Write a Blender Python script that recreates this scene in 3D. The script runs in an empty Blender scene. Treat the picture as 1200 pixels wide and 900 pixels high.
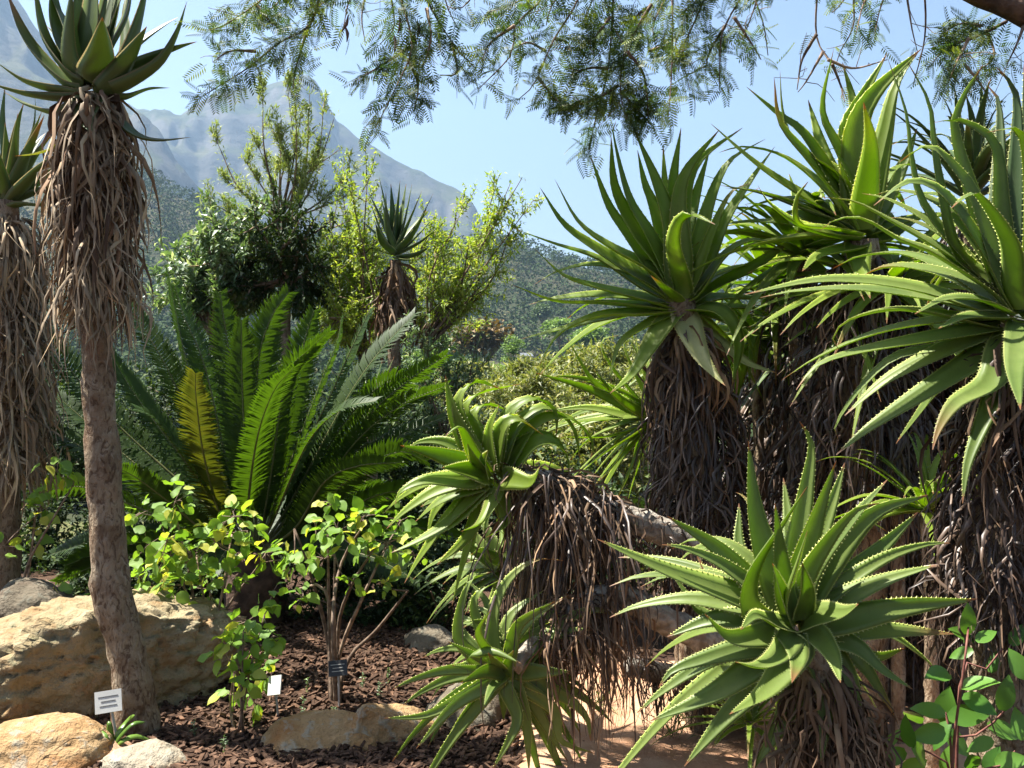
import bpy, math, random
import numpy as np
from mathutils import Vector, Matrix

SEED = 7
rng = np.random.default_rng(SEED)
random.seed(SEED)
sc = bpy.context.scene
COL = sc.collection

# ------------------------------------------------------------------ camera
F = 1178.0            # focal length in photograph pixels (1200 wide)
EYE = 1.6
cam_d = bpy.data.cameras.new("camera")
cam = bpy.data.objects.new("camera", cam_d)
COL.objects.link(cam)
cam.location = (0, 0, EYE)
cam.rotation_euler = (math.radians(90), 0, 0)
cam_d.sensor_width = 36.0
cam_d.lens = 36.0 * F / 1200.0
cam_d.clip_start = 0.05
cam_d.clip_end = 20000
sc.camera = cam

# ------------------------------------------------------------------ sky and sun
SUN_EL = math.radians(62)
SUN_DIR = np.array([-0.92, 0.20]); SUN_DIR /= np.linalg.norm(SUN_DIR)
world = bpy.data.worlds.new("World")
sc.world = world
world.use_nodes = True
wn = world.node_tree
bg = wn.nodes["Background"]
sky = wn.nodes.new("ShaderNodeTexSky")
sky.sky_type = 'NISHITA'
sky.sun_disc = False
sky.sun_elevation = SUN_EL
sky.sun_rotation = math.atan2(SUN_DIR[0], SUN_DIR[1])
sky.altitude = 200
sky.air_density = 1.0
sky.dust_density = 2.2
sky.ozone_density = 1.0
wn.links.new(sky.outputs[0], bg.inputs[0])
bg.inputs[1].default_value = 0.05
sun_d = bpy.data.lights.new("sun", 'SUN')
sun_d.energy = 5.0
sun_d.angle = math.radians(0.53)
sun_d.color = (1.0, 0.955, 0.87)
sun = bpy.data.objects.new("sun", sun_d)
COL.objects.link(sun)
sv = Vector((SUN_DIR[0] * math.cos(SUN_EL), SUN_DIR[1] * math.cos(SUN_EL), math.sin(SUN_EL)))
sun.rotation_euler = sv.to_track_quat('Z', 'Y').to_euler()
sun.location = (-20, 10, 40)
vs = sc.view_settings
vs.view_transform = 'Standard'
vs.look = 'None'
vs.exposure = 1.95
vs.gamma = 1.0
vs.use_curve_mapping = False
sc.cycles.use_denoising = True
sc.cycles.max_bounces = 6
sc.cycles.diffuse_bounces = 2
sc.cycles.glossy_bounces = 2
sc.cycles.transmission_bounces = 5
sc.cycles.transparent_max_bounces = 8
sc.cycles.volume_bounces = 0
sc.cycles.caustics_reflective = False
sc.cycles.caustics_refractive = False


# ------------------------------------------------------------------ helpers
def P(px, py, d):
    """a point d metres ahead of the eye, seen in direction (px, py) of the photograph"""
    return np.array([(px - 600.0) / F * d, d, EYE - (py - 450.0) / F * d])


def nrm(v):
    v = np.asarray(v, float)
    n = np.linalg.norm(v, axis=-1, keepdims=True)
    return v / np.maximum(n, 1e-9)


def mesh_np(name, V, polys, mats, tint=None, lu=None, lv=None, midx=None, smooth=True):
    me = bpy.data.meshes.new(name)
    V = np.asarray(V, np.float32)
    if not isinstance(polys, list):
        polys = [polys]
    polys = [np.asarray(p, np.int32) for p in polys if len(p)]
    loops = np.concatenate([p.ravel() for p in polys])
    tot = np.concatenate([np.full(len(p), p.shape[1], np.int32) for p in polys])
    start = np.concatenate([[0], np.cumsum(tot)[:-1]]).astype(np.int32)
    me.vertices.add(len(V)); me.vertices.foreach_set("co", V.ravel())
    me.loops.add(len(loops)); me.loops.foreach_set("vertex_index", loops)
    me.polygons.add(len(tot)); me.polygons.foreach_set("loop_start", start)
    me.polygons.foreach_set("use_smooth", np.full(len(tot), smooth))
    if not isinstance(mats, (list, tuple)):
        mats = [mats]
    for m in mats:
        me.materials.append(m)
    if midx is not None:
        me.polygons.foreach_set("material_index", np.asarray(midx, np.int32))
    for nm, a in (("tint", tint), ("lu", lu), ("lv", lv)):
        if a is not None:
            at = me.attributes.new(nm, 'FLOAT', 'POINT')
            at.data.foreach_set("value", np.asarray(a, np.float32))
    me.update(calc_edges=True)
    return me


def link(name, data, parent=None, loc=None):
    o = bpy.data.objects.new(name, data)
    COL.objects.link(o)
    if parent is not None:
        o.parent = parent
    if loc is not None:
        o.location = tuple(loc)
    return o


def tag(o, label=None, cat=None, group=None, kind=None):
    if label: o["label"] = label
    if cat: o["category"] = cat
    if group: o["group"] = group
    if kind: o["kind"] = kind
    return o


def thing(name, loc, label, cat, group=None):
    o = link(name, None, None, loc)
    o.empty_display_size = 0.1
    return tag(o, label, cat, group)


class Bag:
    """collects geometry of ONE part"""
    def __init__(s):
        s.V = []; s.Q = []; s.T = []; s.tint = []; s.lu = []; s.lv = []; s.qm = []; s.tm = []; s.n = 0

    def add(s, V, Q=None, T=None, tint=0.5, lu=None, lv=None, m=0):
        V = np.asarray(V, float); k = len(V)
        s.V.append(V)
        s.tint.append(np.broadcast_to(np.asarray(tint, float), (k,)))
        s.lu.append(np.zeros(k) if lu is None else lu)
        s.lv.append(np.full(k, .5) if lv is None else lv)
        if Q is not None and len(Q):
            Q = np.asarray(Q) + s.n; s.Q.append(Q); s.qm.append(np.full(len(Q), m))
        if T is not None and len(T):
            T = np.asarray(T) + s.n; s.T.append(T); s.tm.append(np.full(len(T), m))
        s.n += k

    def build(s, name, mats, parent=None, smooth=True, kind=None, origin=None):
        if not s.V:
            return None
        V = np.concatenate(s.V)
        if parent is not None:
            V = V - np.array(parent.location)
        elif origin is not None:
            V = V - np.asarray(origin)
        polys, mi = [], []
        if s.Q: polys.append(np.concatenate(s.Q)); mi.append(np.concatenate(s.qm))
        if s.T: polys.append(np.concatenate(s.T)); mi.append(np.concatenate(s.tm))
        me = mesh_np(name, V, polys, mats, np.concatenate(s.tint), np.concatenate(s.lu), np.concatenate(s.lv),
                     np.concatenate(mi), smooth)
        o = link(name, me, parent, origin if parent is None and origin is not None else None)
        if kind: o["kind"] = kind
        return o


def crv(pts, n):
    """Catmull-Rom through pts, resampled to n+1 evenly spaced points"""
    p = np.asarray(pts, float)
    if len(p) == 2:
        t = np.linspace(0, 1, n + 1)[:, None]
        return p[0] * (1 - t) + p[1] * t
    q = np.vstack([2 * p[0] - p[1], p, 2 * p[-1] - p[-2]])
    out = []
    t = np.linspace(0, 1, 14, endpoint=False)[:, None]
    for i in range(len(p) - 1):
        a, b, c, d = q[i], q[i + 1], q[i + 2], q[i + 3]
        out.append(.5 * ((2 * b) + (c - a) * t + (2 * a - 5 * b + 4 * c - d) * t ** 2 + (3 * b - a - 3 * c + d) * t ** 3))
    out = np.vstack(out + [p[-1:]])
    s = np.concatenate([[0], np.cumsum(np.linalg.norm(np.diff(out, axis=0), axis=1))])
    u = np.linspace(0, s[-1], n + 1)
    return np.stack([np.interp(u, s, out[:, k]) for k in range(3)], 1)


def frames(C, side):
    T = nrm(np.gradient(C, axis=0))
    S = side - (T @ side)[:, None] * T
    bad = np.linalg.norm(S, axis=1) < 1e-3
    S[bad] = np.cross(T[bad], [0.3, 0.5, 0.8])
    S = nrm(S)
    return T, S, np.cross(T, S)


def tube(bag, pts, radii, sides=8, n=None, tint=0.5, noise=0.0, m=0, cap=True):
    pts = np.asarray(pts, float)
    n = n or max(2, (len(pts) - 1) * 4)
    C = crv(pts, n)
    r = np.interp(np.linspace(0, 1, n + 1), np.linspace(0, 1, len(radii)), radii)
    T = nrm(np.gradient(C, axis=0))
    ref = np.array([0.31, 0.82, 0.17])
    S = nrm(np.cross(T, ref)); N = np.cross(T, S)
    a = np.linspace(0, 2 * np.pi, sides, endpoint=False)
    rr = r[:, None] * (1 + noise * rng.standard_normal((n + 1, sides)))
    V = C[:, None] + rr[..., None] * (np.cos(a)[None, :, None] * S[:, None] + np.sin(a)[None, :, None] * N[:, None])
    i = np.arange(n)[:, None] * sides; j = np.arange(sides)[None]; k = (j + 1) % sides
    Q = np.stack([i + j, i + k, i + sides + k, i + sides + j], -1).reshape(-1, 4)
    V = V.reshape(-1, 3)
    lv = np.repeat(np.linspace(0, 1, n + 1), sides)
    Tt = None
    if cap:
        V = np.vstack([V, C[:1], C[-1:]]); lv = np.concatenate([lv, [0, 1]])
        b = n * sides; c0 = len(V) - 2
        jj = np.arange(sides); kk = (jj + 1) % sides
        Tt = np.vstack([np.stack([kk, jj, np.full(sides, c0)], 1), np.stack([b + jj, b + kk, np.full(sides, c0 + 1)], 1)])
    bag.add(V, Q, Tt, tint, None, lv, m)
    return C


def blade(bag, C, side, half, channel=.25, thick=.12, tint=.5, teeth=0, tooth=.007, twist=0.0, tm=1):
    """fleshy channelled leaf along C; half: half widths per station"""
    n = len(C) - 1
    T, S, N = frames(C, side)
    t = np.linspace(0, 1, n + 1)
    if twist:
        c, s_ = np.cos(twist * t)[:, None], np.sin(twist * t)[:, None]
        S, N = S * c + N * s_, N * c - S * s_
    xs = np.array([-1, -.5, 0, .5, 1, .55, 0, -.55])
    zs = np.array([1, .25, 0, .25, 1, .30, 0, .30]) * channel
    th = np.array([0, 0, 0, 0, 0, .75, 1, .75]) * thick
    h = half[:, None]
    V = C[:, None] + S[:, None] * (xs[None] * h)[..., None] + N[:, None] * ((zs - th)[None] * h)[..., None]
    k = 8
    i = np.arange(n)[:, None] * k; j = np.arange(k)[None]; jn = (j + 1) % k
    Q = np.stack([i + j, i + jn, i + k + jn, i + k + j], -1).reshape(-1, 4)
    lu = np.tile(xs, n + 1)
    lv = np.repeat(t, k)
    bag.add(V.reshape(-1, 3), Q, None, tint, lu, lv, 0)
    if teeth:
        tt = np.linspace(.04, .96, teeth)
        idx = tt * n; i0 = np.minimum(idx.astype(int), n - 1); f = (idx - i0)[:, None]
        for sgn, jx in ((-1, 0), (1, 4)):
            m0 = V[i0, jx] * (1 - f) + V[i0 + 1, jx] * f
            Tm = T[i0]; Sm = S[i0] * sgn; Nm = N[i0]
            sz = (.78 * tooth * (1.15 - .6 * tt) * rng.uniform(.7, 1.2, teeth))[:, None]
            a = m0 - Tm * sz * .55 - Sm * sz * .25; b = m0 + Tm * sz * .55 - Sm * sz * .25
            c = m0 + Sm * sz + Tm * sz * .45 + Nm * sz * .2
            e = m0 - Nm * sz * .35 - Sm * sz * .1
            W = np.stack([a, b, c, e], 1).reshape(-1, 3)
            o = np.arange(teeth) * 4
            Tr = np.vstack([np.stack([o, o + 1, o + 2], 1), np.stack([o + 1, o + 3, o + 2], 1), np.stack([o + 3, o, o + 2], 1)])
            bag.add(W, None, Tr, tint, np.full(len(W), 1.0), np.repeat(tt, 4), tm)


def leaf_cloud(bag, pos, dirs, length, width, fold=.25, tint=None, bend=.15, m=0, up=(0, 0, 1)):
    """many pointed leaves: 4 quads would be dear, so 2 quads + folded midrib each"""
    k = len(pos)
    if k == 0:
        return
    D = nrm(dirs)
    U = np.asarray(up, float) + .35 * rng.standard_normal((k, 3))
    S = nrm(np.cross(D, U)); N = np.cross(S, D)
    L = np.broadcast_to(np.asarray(length, float), (k,))[:, None]
    W = np.broadcast_to(np.asarray(width, float), (k,))[:, None] * .5
    b = pos
    mid = pos + D * L * .45 + N * L * bend * .5
    tip = pos + D * L - N * L * bend
    l = pos + D * L * .42 + S * W + N * (W * fold + L * bend * .5)
    r = pos + D * L * .42 - S * W + N * (W * fold + L * bend * .5)
    V = np.stack([b, r, mid, l, tip], 1).reshape(-1, 3)
    o = np.arange(k) * 5
    T = np.vstack([np.stack([o, o + 1, o + 2], 1), np.stack([o, o + 2, o + 3], 1),
                   np.stack([o + 1, o + 4, o + 2], 1), np.stack([o + 2, o + 4, o + 3], 1)])
    ti = rng.random(k) if tint is None else np.broadcast_to(tint, (k,))
    bag.add(V, None, T, np.repeat(ti, 5), np.tile([0, 1, 0, 1, 0], k), np.tile([0, .45, .45, .45, 1.], k), m)


def rdir(k, zmin=-1.0):
    v = nrm(rng.standard_normal((k, 3)))
    v[:, 2] = np.where(v[:, 2] < zmin, -v[:, 2], v[:, 2])
    return v


def fbm(x, y, octs=5, seed=0):
    """value noise, vectorised"""
    def vn(x, y, s):
        xi = np.floor(x).astype(np.int64); yi = np.floor(y).astype(np.int64)
        fx = x - xi; fy = y - yi
        fx = fx * fx * (3 - 2 * fx); fy = fy * fy * (3 - 2 * fy)
        def h(a, b):
            n = (a * 374761393 + b * 668265263 + s * 69069) & 0x7fffffff
            n = ((n ^ (n >> 13)) * 1274126177) & 0x7fffffff
            return ((n ^ (n >> 16)) & 0xffff) / 65535.0
        return (h(xi, yi) * (1 - fx) + h(xi + 1, yi) * fx) * (1 - fy) + (h(xi, yi + 1) * (1 - fx) + h(xi + 1, yi + 1) * fx) * fy
    r = np.zeros(np.broadcast(x, y).shape); a = .5
    for o in range(octs):
        r = r + a * (vn(x * 2 ** o + 17.3 * o, y * 2 ** o - 9.1 * o, seed + o) - .5) * 2
        a *= .5
    return r


# ------------------------------------------------------------------ materials
class NT:
    def __init__(s, name):
        s.m = bpy.data.materials.new(name); s.m.use_nodes = True
        s.t = s.m.node_tree; s.t.nodes.clear()
        s.out = s.n("ShaderNodeOutputMaterial")

    def n(s, kind, **kw):
        nd = s.t.nodes.new(kind)
        for k, v in kw.items():
            setattr(nd, k, v)
        return nd

    def l(s, a, b):
        s.t.links.new(a, b)

    def val(s, sock, v):
        if hasattr(v, "links") or isinstance(v, bpy.types.NodeSocket):
            s.l(v, sock)
        else:
            sock.default_value = (*v, 1) if isinstance(v, (tuple, list)) and len(v) == 3 and sock.type == 'RGBA' else v

    def attr(s, name):
        return s.n("ShaderNodeAttribute", attribute_name=name).outputs["Fac"]

    def math(s, op, a, b=0.0, clamp=False):
        nd = s.n("ShaderNodeMath", operation=op, use_clamp=clamp)
        s.val(nd.inputs[0], a); s.val(nd.inputs[1], b)
        return nd.outputs[0]

    def mix(s, fac, a, b, blend='MIX'):
        nd = s.n("ShaderNodeMix", data_type='RGBA', blend_type=blend)
        s.val(nd.inputs[0], fac); s.val(nd.inputs[6], a); s.val(nd.inputs[7], b)
        return nd.outputs[2]

    def ramp(s, fac, stops):
        nd = s.n("ShaderNodeValToRGB")
        e = nd.color_ramp.elements
        while len(e) < len(stops):
            e.new(.5)
        for el, (p, c) in zip(e, stops):
            el.position = p; el.color = (*c, 1) if len(c) == 3 else c
        s.val(nd.inputs[0], fac)
        return nd.outputs[0]

    def step(s, v, a, b):
        nd = s.n("ShaderNodeMapRange", interpolation_type='SMOOTHSTEP')
        s.val(nd.inputs[0], v); nd.inputs[1].default_value = a; nd.inputs[2].default_value = b
        return nd.outputs[0]

    def coord(s, kind="Object"):
        return s.n("ShaderNodeTexCoord").outputs[kind]

    def noise(s, scale, detail=4, rough=.55, vec=None, stretch=None, dist=0.0):
        nd = s.n("ShaderNodeTexNoise")
        nd.inputs["Scale"].default_value = scale; nd.inputs["Detail"].default_value = detail
        nd.inputs["Roughness"].default_value = rough; nd.inputs["Distortion"].default_value = dist
        v = vec if vec is not None else s.coord()
        if stretch:
            mp = s.n("ShaderNodeMapping"); mp.inputs["Scale"].default_value = stretch
            s.l(v, mp.inputs[0]); v = mp.outputs[0]
        s.l(v, nd.inputs["Vector"])
        return nd.outputs["Fac"]

    def bump(s, h, strength=.5, dist=.02, nrm=None):
        nd = s.n("ShaderNodeBump"); nd.inputs["Strength"].default_value = strength; nd.inputs["Distance"].default_value = dist
        s.l(h, nd.inputs["Height"])
        if nrm is not None: s.l(nrm, nd.inputs["Normal"])
        return nd.outputs[0]

    def pbsdf(s, col, rough=.5, spec=.5, normal=None):
        b = s.n("ShaderNodeBsdfPrincipled")
        s.val(b.inputs["Base Color"], col); s.val(b.inputs["Roughness"], rough)
        b.inputs["Specular IOR Level"].default_value = spec
        if normal is not None: s.l(normal, b.inputs["Normal"])
        return b.outputs[0]

    def done(s, sh):
        s.l(sh, s.out.inputs[0]); return s.m


def rand_obj(t):
    return t.n("ShaderNodeObjectInfo").outputs["Random"]


def leaf_mat(name, c1, c2, c3=None, trans=.35, tcol=None, rough=.45, spec=.4, c3at=.9):
    """thin leaf: tint attribute picks between c1 and c2 (c3 for the last few), part of the light passes through"""
    t = NT(name)
    tint = t.math('FRACT', t.math('ADD', t.attr("tint"), rand_obj(t)))
    st = [(0, c1), (.75, c2)]
    if c3: st = [(0, c1), (c3at - .12, c2), (c3at, c3)]
    col = t.ramp(tint, st)
    nz = t.noise(9, 3)
    col = t.mix(t.math('MULTIPLY', nz, .35), col, t.mix(1.0, col, (.55, .62, .45), 'MULTIPLY'))
    sh = t.pbsdf(col, rough, spec)
    if trans:
        tr = t.n("ShaderNodeBsdfTranslucent")
        t.l(t.mix(1.0, col, tcol or (1.25, 1.3, .55), 'MULTIPLY'), tr.inputs[0])
        mx = t.n("ShaderNodeMixShader"); mx.inputs[0].default_value = trans
        t.l(sh, mx.inputs[1]); t.l(tr.outputs[0], mx.inputs[2]); sh = mx.outputs[0]
    return t.done(sh)


def aloe_mat(name, c1, c2, pale, margin, tip=(.26, .13, .06), trans=.3):
    t = NT(name)
    tint = t.math('FRACT', t.math('ADD', t.attr("tint"), rand_obj(t)))
    col = t.mix(tint, c1, c2)
    lv, lu = t.attr("lv"), t.attr("lu")
    nz = t.noise(6, 4)
    fine = t.noise(60, 3, stretch=(1, 1, .25))
    col = t.mix(t.math('MULTIPLY', t.step(nz, .45, .75), .45), col, pale)
    col = t.mix(t.math('MULTIPLY', t.step(fine, .5, .8), .18), col, (.05, .07, .03))
    edge = t.step(t.math('ABSOLUTE', lu), .86, 1.0)
    col = t.mix(t.math('MULTIPLY', edge, .75), col, margin)
    base = t.step(lv, .16, 0.0)
    col = t.mix(t.math('MULTIPLY', base, .5), col, pale)
    old = t.step(rand_obj(t), .86, .97)
    tp = t.math('MAXIMUM', t.step(t.math('ADD', lv, t.math('MULTIPLY', nz, .06)), .955, 1.0),
                t.math('MULTIPLY', old, t.step(lv, .62, .97)))
    col = t.mix(tp, col, tip)
    nb = t.bump(t.noise(26, 3, stretch=(1, 1, .3)), .18, .004)
    sh = t.pbsdf(col, t.math('ADD', .36, t.math('MULTIPLY', nz, .16)), .45, nb)
    tr = t.n("ShaderNodeBsdfTranslucent")
    t.l(t.mix(1.0, col, (1.9, 2.0, .75), 'MULTIPLY'), tr.inputs[0])
    mx = t.n("ShaderNodeMixShader"); mx.inputs[0].default_value = trans
    t.l(sh, mx.inputs[1]); t.l(tr.outputs[0], mx.inputs[2])
    return t.done(mx.outputs[0])


def plain(name, c1, c2, scale=12, rough=.8, spec=.2, bump=.4, bd=.01, stretch=None):
    t = NT(name)
    nz = t.noise(scale, 5, stretch=stretch)
    tint = t.attr("tint")
    col = t.mix(t.step(nz, .3, .7), c1, c2)
    col = t.mix(1.0, col, t.ramp(tint, [(0, (.42, .40, .38)), (.55, (.85, .85, .85)), (1, (1.5, 1.45, 1.35))]), 'MULTIPLY')
    return t.done(t.pbsdf(col, rough, spec, t.bump(nz, bump, bd)))


def rock_mat(name, c1, c2, c3, lichen=(.30, .30, .25)):
    t = NT(name)
    a = t.noise(2.6, 6, .6, dist=.4); b = t.noise(14, 6, .65); c = t.noise(5.0, 5, .6, stretch=(1, 1, 2.2))
    col = t.mix(t.step(a, .35, .65), c1, c2)
    col = t.mix(t.math('MULTIPLY', t.step(c, .48, .66), .8), col, c3)
    col = t.mix(t.math('MULTIPLY', t.step(b, .52, .64), .6), col, lichen)
    col = t.mix(t.math('MULTIPLY', t.step(t.noise(40, 4, .7), .56, .68), .5), col, tuple(x * .5 for x in c1))
    col = t.mix(t.math('MULTIPLY', t.step(b, .42, .3), .5), col, tuple(x * .45 for x in c3))
    v = t.n("ShaderNodeTexVoronoi", feature='DISTANCE_TO_EDGE'); v.inputs["Scale"].default_value = 2.3
    mp = t.mix(.25, t.coord(), t.n("ShaderNodeTexNoise").outputs["Color"]); t.l(mp, v.inputs["Vector"])
    crack = t.step(v.outputs["Distance"], 0.0, .03)
    h = t.math('ADD', t.math('MULTIPLY', b, .55), t.math('ADD', a, t.math('MULTIPLY', crack, .04)))
    return t.done(t.pbsdf(col, .88, .2, t.bump(h, 1.0, .07)))


M = {}
M['aloe'] = aloe_mat("aloe_green", (.155, .230, .026), (.230, .305, .042), (.30, .35, .09), (.54, .53, .15), trans=.56)
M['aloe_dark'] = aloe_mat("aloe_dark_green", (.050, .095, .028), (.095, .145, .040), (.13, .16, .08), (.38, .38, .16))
M['aloe_grey'] = aloe_mat("aloe_grey_green", (.140, .205, .048), (.205, .270, .065), (.29, .34, .11), (.56, .58, .21), trans=.48)
M['aloe_tall'] = aloe_mat("tree_aloe_green", (.075, .115, .035), (.115, .160, .048), (.15, .18, .07), (.30, .20, .10), trans=.3)
M['aloe_pale'] = aloe_mat("aloe_fading", (.36, .40, .14), (.46, .44, .20), (.55, .50, .28), (.62, .55, .25), (.45, .24, .11))
M['teeth'] = plain("aloe_teeth", (.36, .41, .13), (.44, .46, .18), 20, .5)
M['dry'] = plain("dry_leaf", (.115, .064, .036), (.25, .165, .098), 9, .7, .3, .5, .01, (1, 1, .2))
M['dry_grey'] = plain("dry_leaf_straw", (.25, .17, .10), (.46, .37, .25), 9, .75, .3, .5, .01, (1, 1, .2))
M['dry_red'] = plain("dry_leaf_russet", (.042, .026, .019), (.120, .080, .056), 9, .45, .45, .5, .01, (1, 1, .2))


def bark_mat():
    t = NT("aloe_bark")
    a = t.noise(5, 5, .6, stretch=(1, 1, 1.4)); b = t.noise(38, 5, .65, stretch=(1, 1, .45)); c = t.noise(20, 5, .65, stretch=(1.5, 1.5, .8), dist=1.2)
    col = t.mix(t.step(a, .35, .65), (.20, .13, .08), (.36, .28, .19))
    col = t.mix(t.math('MULTIPLY', t.step(b, .5, .72), .6), col, (.46, .40, .31))
    col = t.mix(t.math('MULTIPLY', t.step(c, .50, .38), .8), col, (.09, .05, .03))
    col = t.mix(t.math('MULTIPLY', t.step(t.noise(3.2, 3, .5), .58, .68), .55), col, (.22, .10, .05))
    h = t.math('ADD', b, t.math('MULTIPLY', c, 1.2))
    return t.done(t.pbsdf(col, .9, .15, t.bump(h, .9, .03)))


M['bark'] = bark_mat()
M['stem_grey'] = plain("grey_stem", (.21, .17, .13), (.50, .45, .38), 22, .9, .15, 1.0, .03, (1, 1, 1))
M['twig'] = plain("twig_bark", (.13, .085, .06), (.30, .22, .16), 30, .85, .2, .5, .01)
M['twig_red'] = plain("twig_red", (.14, .045, .035), (.26, .11, .08), 30, .7, .3, .3, .01)
M['limb'] = plain("tree_limb_bark", (.06, .04, .03), (.16, .10, .07), 14, .9, .15, .9, .03, (1, 1, 1))
M['cycad'] = leaf_mat("cycad_leaflet", (.022, .043, .010), (.036, .068, .012), trans=.30, tcol=(2.6, 2.8, .42), rough=.5, spec=.22)
M['cycad_old'] = leaf_mat("cycad_leaflet_olive", (.050, .066, .012), (.070, .078, .014), trans=.42, tcol=(1.9, 1.8, .45), rough=.35)
M['rachis'] = plain("cycad_rachis", (.09, .11, .03), (.17, .17, .06), 20, .5, .4, .2)
M['plec'] = leaf_mat("soft_shrub_leaf", (.12, .23, .03), (.20, .32, .05), (.42, .42, .07), trans=.42, tcol=(1.7, 1.7, .6), rough=.55, spec=.3, c3at=.9)
M['glossy'] = leaf_mat("glossy_leaf", (.060, .16, .024), (.11, .24, .036), trans=.3, tcol=(1.8, 1.8, .6), rough=.36, spec=.4)
M['acacia'] = leaf_mat("feathery_leaf", (.030, .064, .018), (.070, .12, .022), (.16, .20, .036), trans=.38, tcol=(1.8, 1.8, .6), rough=.5, c3at=.82)
M['needle'] = leaf_mat("needle_shrub_leaf", (.20, .26, .085), (.30, .36, .12), (.42, .44, .19), trans=.35, rough=.5, c3at=.85)
M['bright'] = leaf_mat("bright_shrub_leaf", (.17, .25, .035), (.28, .37, .06), (.42, .46, .11), trans=.45, tcol=(1.4, 1.4, .5), rough=.5, c3at=.85)
M['greybush'] = leaf_mat("grey_green_leaf", (.085, .15, .065), (.17, .25, .12), (.45, .50, .38), trans=.35, rough=.35, spec=.5, c3at=.9)
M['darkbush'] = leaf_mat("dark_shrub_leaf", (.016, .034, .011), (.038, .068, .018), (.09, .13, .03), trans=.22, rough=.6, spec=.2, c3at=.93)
M['field'] = leaf_mat("field_shrub_leaf", (.10, .13, .035), (.20, .22, .06), (.34, .32, .12), trans=.35, rough=.5, c3at=.85)
M['tree'] = leaf_mat("valley_tree_leaf", (.045, .085, .024), (.10, .155, .042), (.15, .20, .06), trans=.2, rough=.6, c3at=.85)
M['tree_lime'] = leaf_mat("valley_tree_lime", (.11, .19, .035), (.19, .29, .06), trans=.3, rough=.6)
M['tree_rust'] = leaf_mat("valley_tree_rust", (.11, .075, .022), (.19, .11, .03), (.10, .12, .03), trans=.2, rough=.6, c3at=.7)
M['forest'] = leaf_mat("forest_leaf", (.022, .042, .015), (.060, .090, .030), (.12, .11, .05), trans=.1, rough=.8, spec=.1, c3at=.88)
M['strap'] = leaf_mat("strap_leaf", (.10, .20, .03), (.18, .30, .05), trans=.35, rough=.35, spec=.5)
M['grass'] = leaf_mat("grass_blade", (.05, .09, .02), (.13, .18, .05), trans=.3, rough=.5)
M['boulder'] = rock_mat("boulder_sandstone", (.24, .185, .10), (.33, .27, .165), (.25, .145, .065), (.19, .19, .115))
M['rock_tan'] = rock_mat("rock_tan", (.29, .175, .078), (.35, .24, .125), (.26, .12, .04))
M['rock_pale'] = rock_mat("rock_pale", (.26, .22, .16), (.33, .29, .22), (.23, .17, .105))
M['rock_red'] = rock_mat("rock_red", (.36, .20, .12), (.45, .28, .18), (.25, .12, .07))
M['rock_shaded'] = rock_mat("rock_shaded", (.12, .10, .07), (.17, .14, .10), (.09, .065, .045), (.14, .14, .11))  # shade of the plants is put into this darkened stone colour
M['sign'] = plain("label_white", (.62, .62, .58), (.72, .72, .68), 6, .4, .4, .05)
M['sign_dark'] = plain("label_black", (.02, .02, .02), (.04, .04, .04), 6, .4, .4, .05)
M['print'] = plain("label_print", (.10, .10, .10), (.14, .14, .14), 6, .6, .2, .05)
M['print_pale'] = plain("label_print_pale", (.45, .45, .43), (.55, .55, .5), 6, .6, .2, .05)
M['metal'] = plain("stake_metal", (.35, .35, .35), (.45, .45, .44), 10, .45, .5, .1)
M['chip'] = plain("bark_chip", (.050, .028, .019), (.135, .080, .052), 25, .9, .15, .5, .01)
M['wall_white'] = plain("white_plaster", (.28, .28, .28), (.36, .36, .35), 2, .8)
M['roof_grey'] = plain("grey_roof", (.12, .13, .15), (.17, .18, .20), 2, .7)
M['pane'] = plain("dark_glass", (.03, .035, .04), (.05, .055, .06), 2, .15, .5, 0.01)


def ground_mat():
    t = NT("garden_soil")
    v = t.n("ShaderNodeNewGeometry").outputs["Position"]
    a = t.noise(3, 5, vec=v); b = t.noise(45, 5, .7, vec=v); c = t.noise(120, 3, .7, vec=v)
    col = t.mix(t.step(a, .35, .65), (.055, .032, .022), (.10, .062, .040))
    col = t.mix(t.math('MULTIPLY', t.step(b, .5, .7), .6), col, (.17, .10, .065))
    sep = t.n("ShaderNodeSeparateXYZ"); t.l(v, sep.inputs[0])
    far = t.step(sep.outputs[1], 9, 16)
    col = t.mix(far, col, t.mix(t.step(a, .4, .6), (.07, .085, .03), (.13, .12, .05)))
    h = t.math('ADD', b, t.math('MULTIPLY', c, .5))
    return t.done(t.pbsdf(col, .95, .1, t.bump(h, .9, .03)))


def path_mat():
    t = NT("sandy_path")
    v = t.n("ShaderNodeNewGeometry").outputs["Position"]
    a = t.noise(4, 5, vec=v); b = t.noise(60, 5, .7, vec=v)
    col = t.mix(t.step(a, .35, .65), (.37, .20, .115), (.48, .30, .19))
    col = t.mix(t.math('MULTIPLY', t.step(b, .55, .7), .5), col, (.56, .42, .31))
    return t.done(t.pbsdf(col, .95, .1, t.bump(b, .7, .015)))


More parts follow.
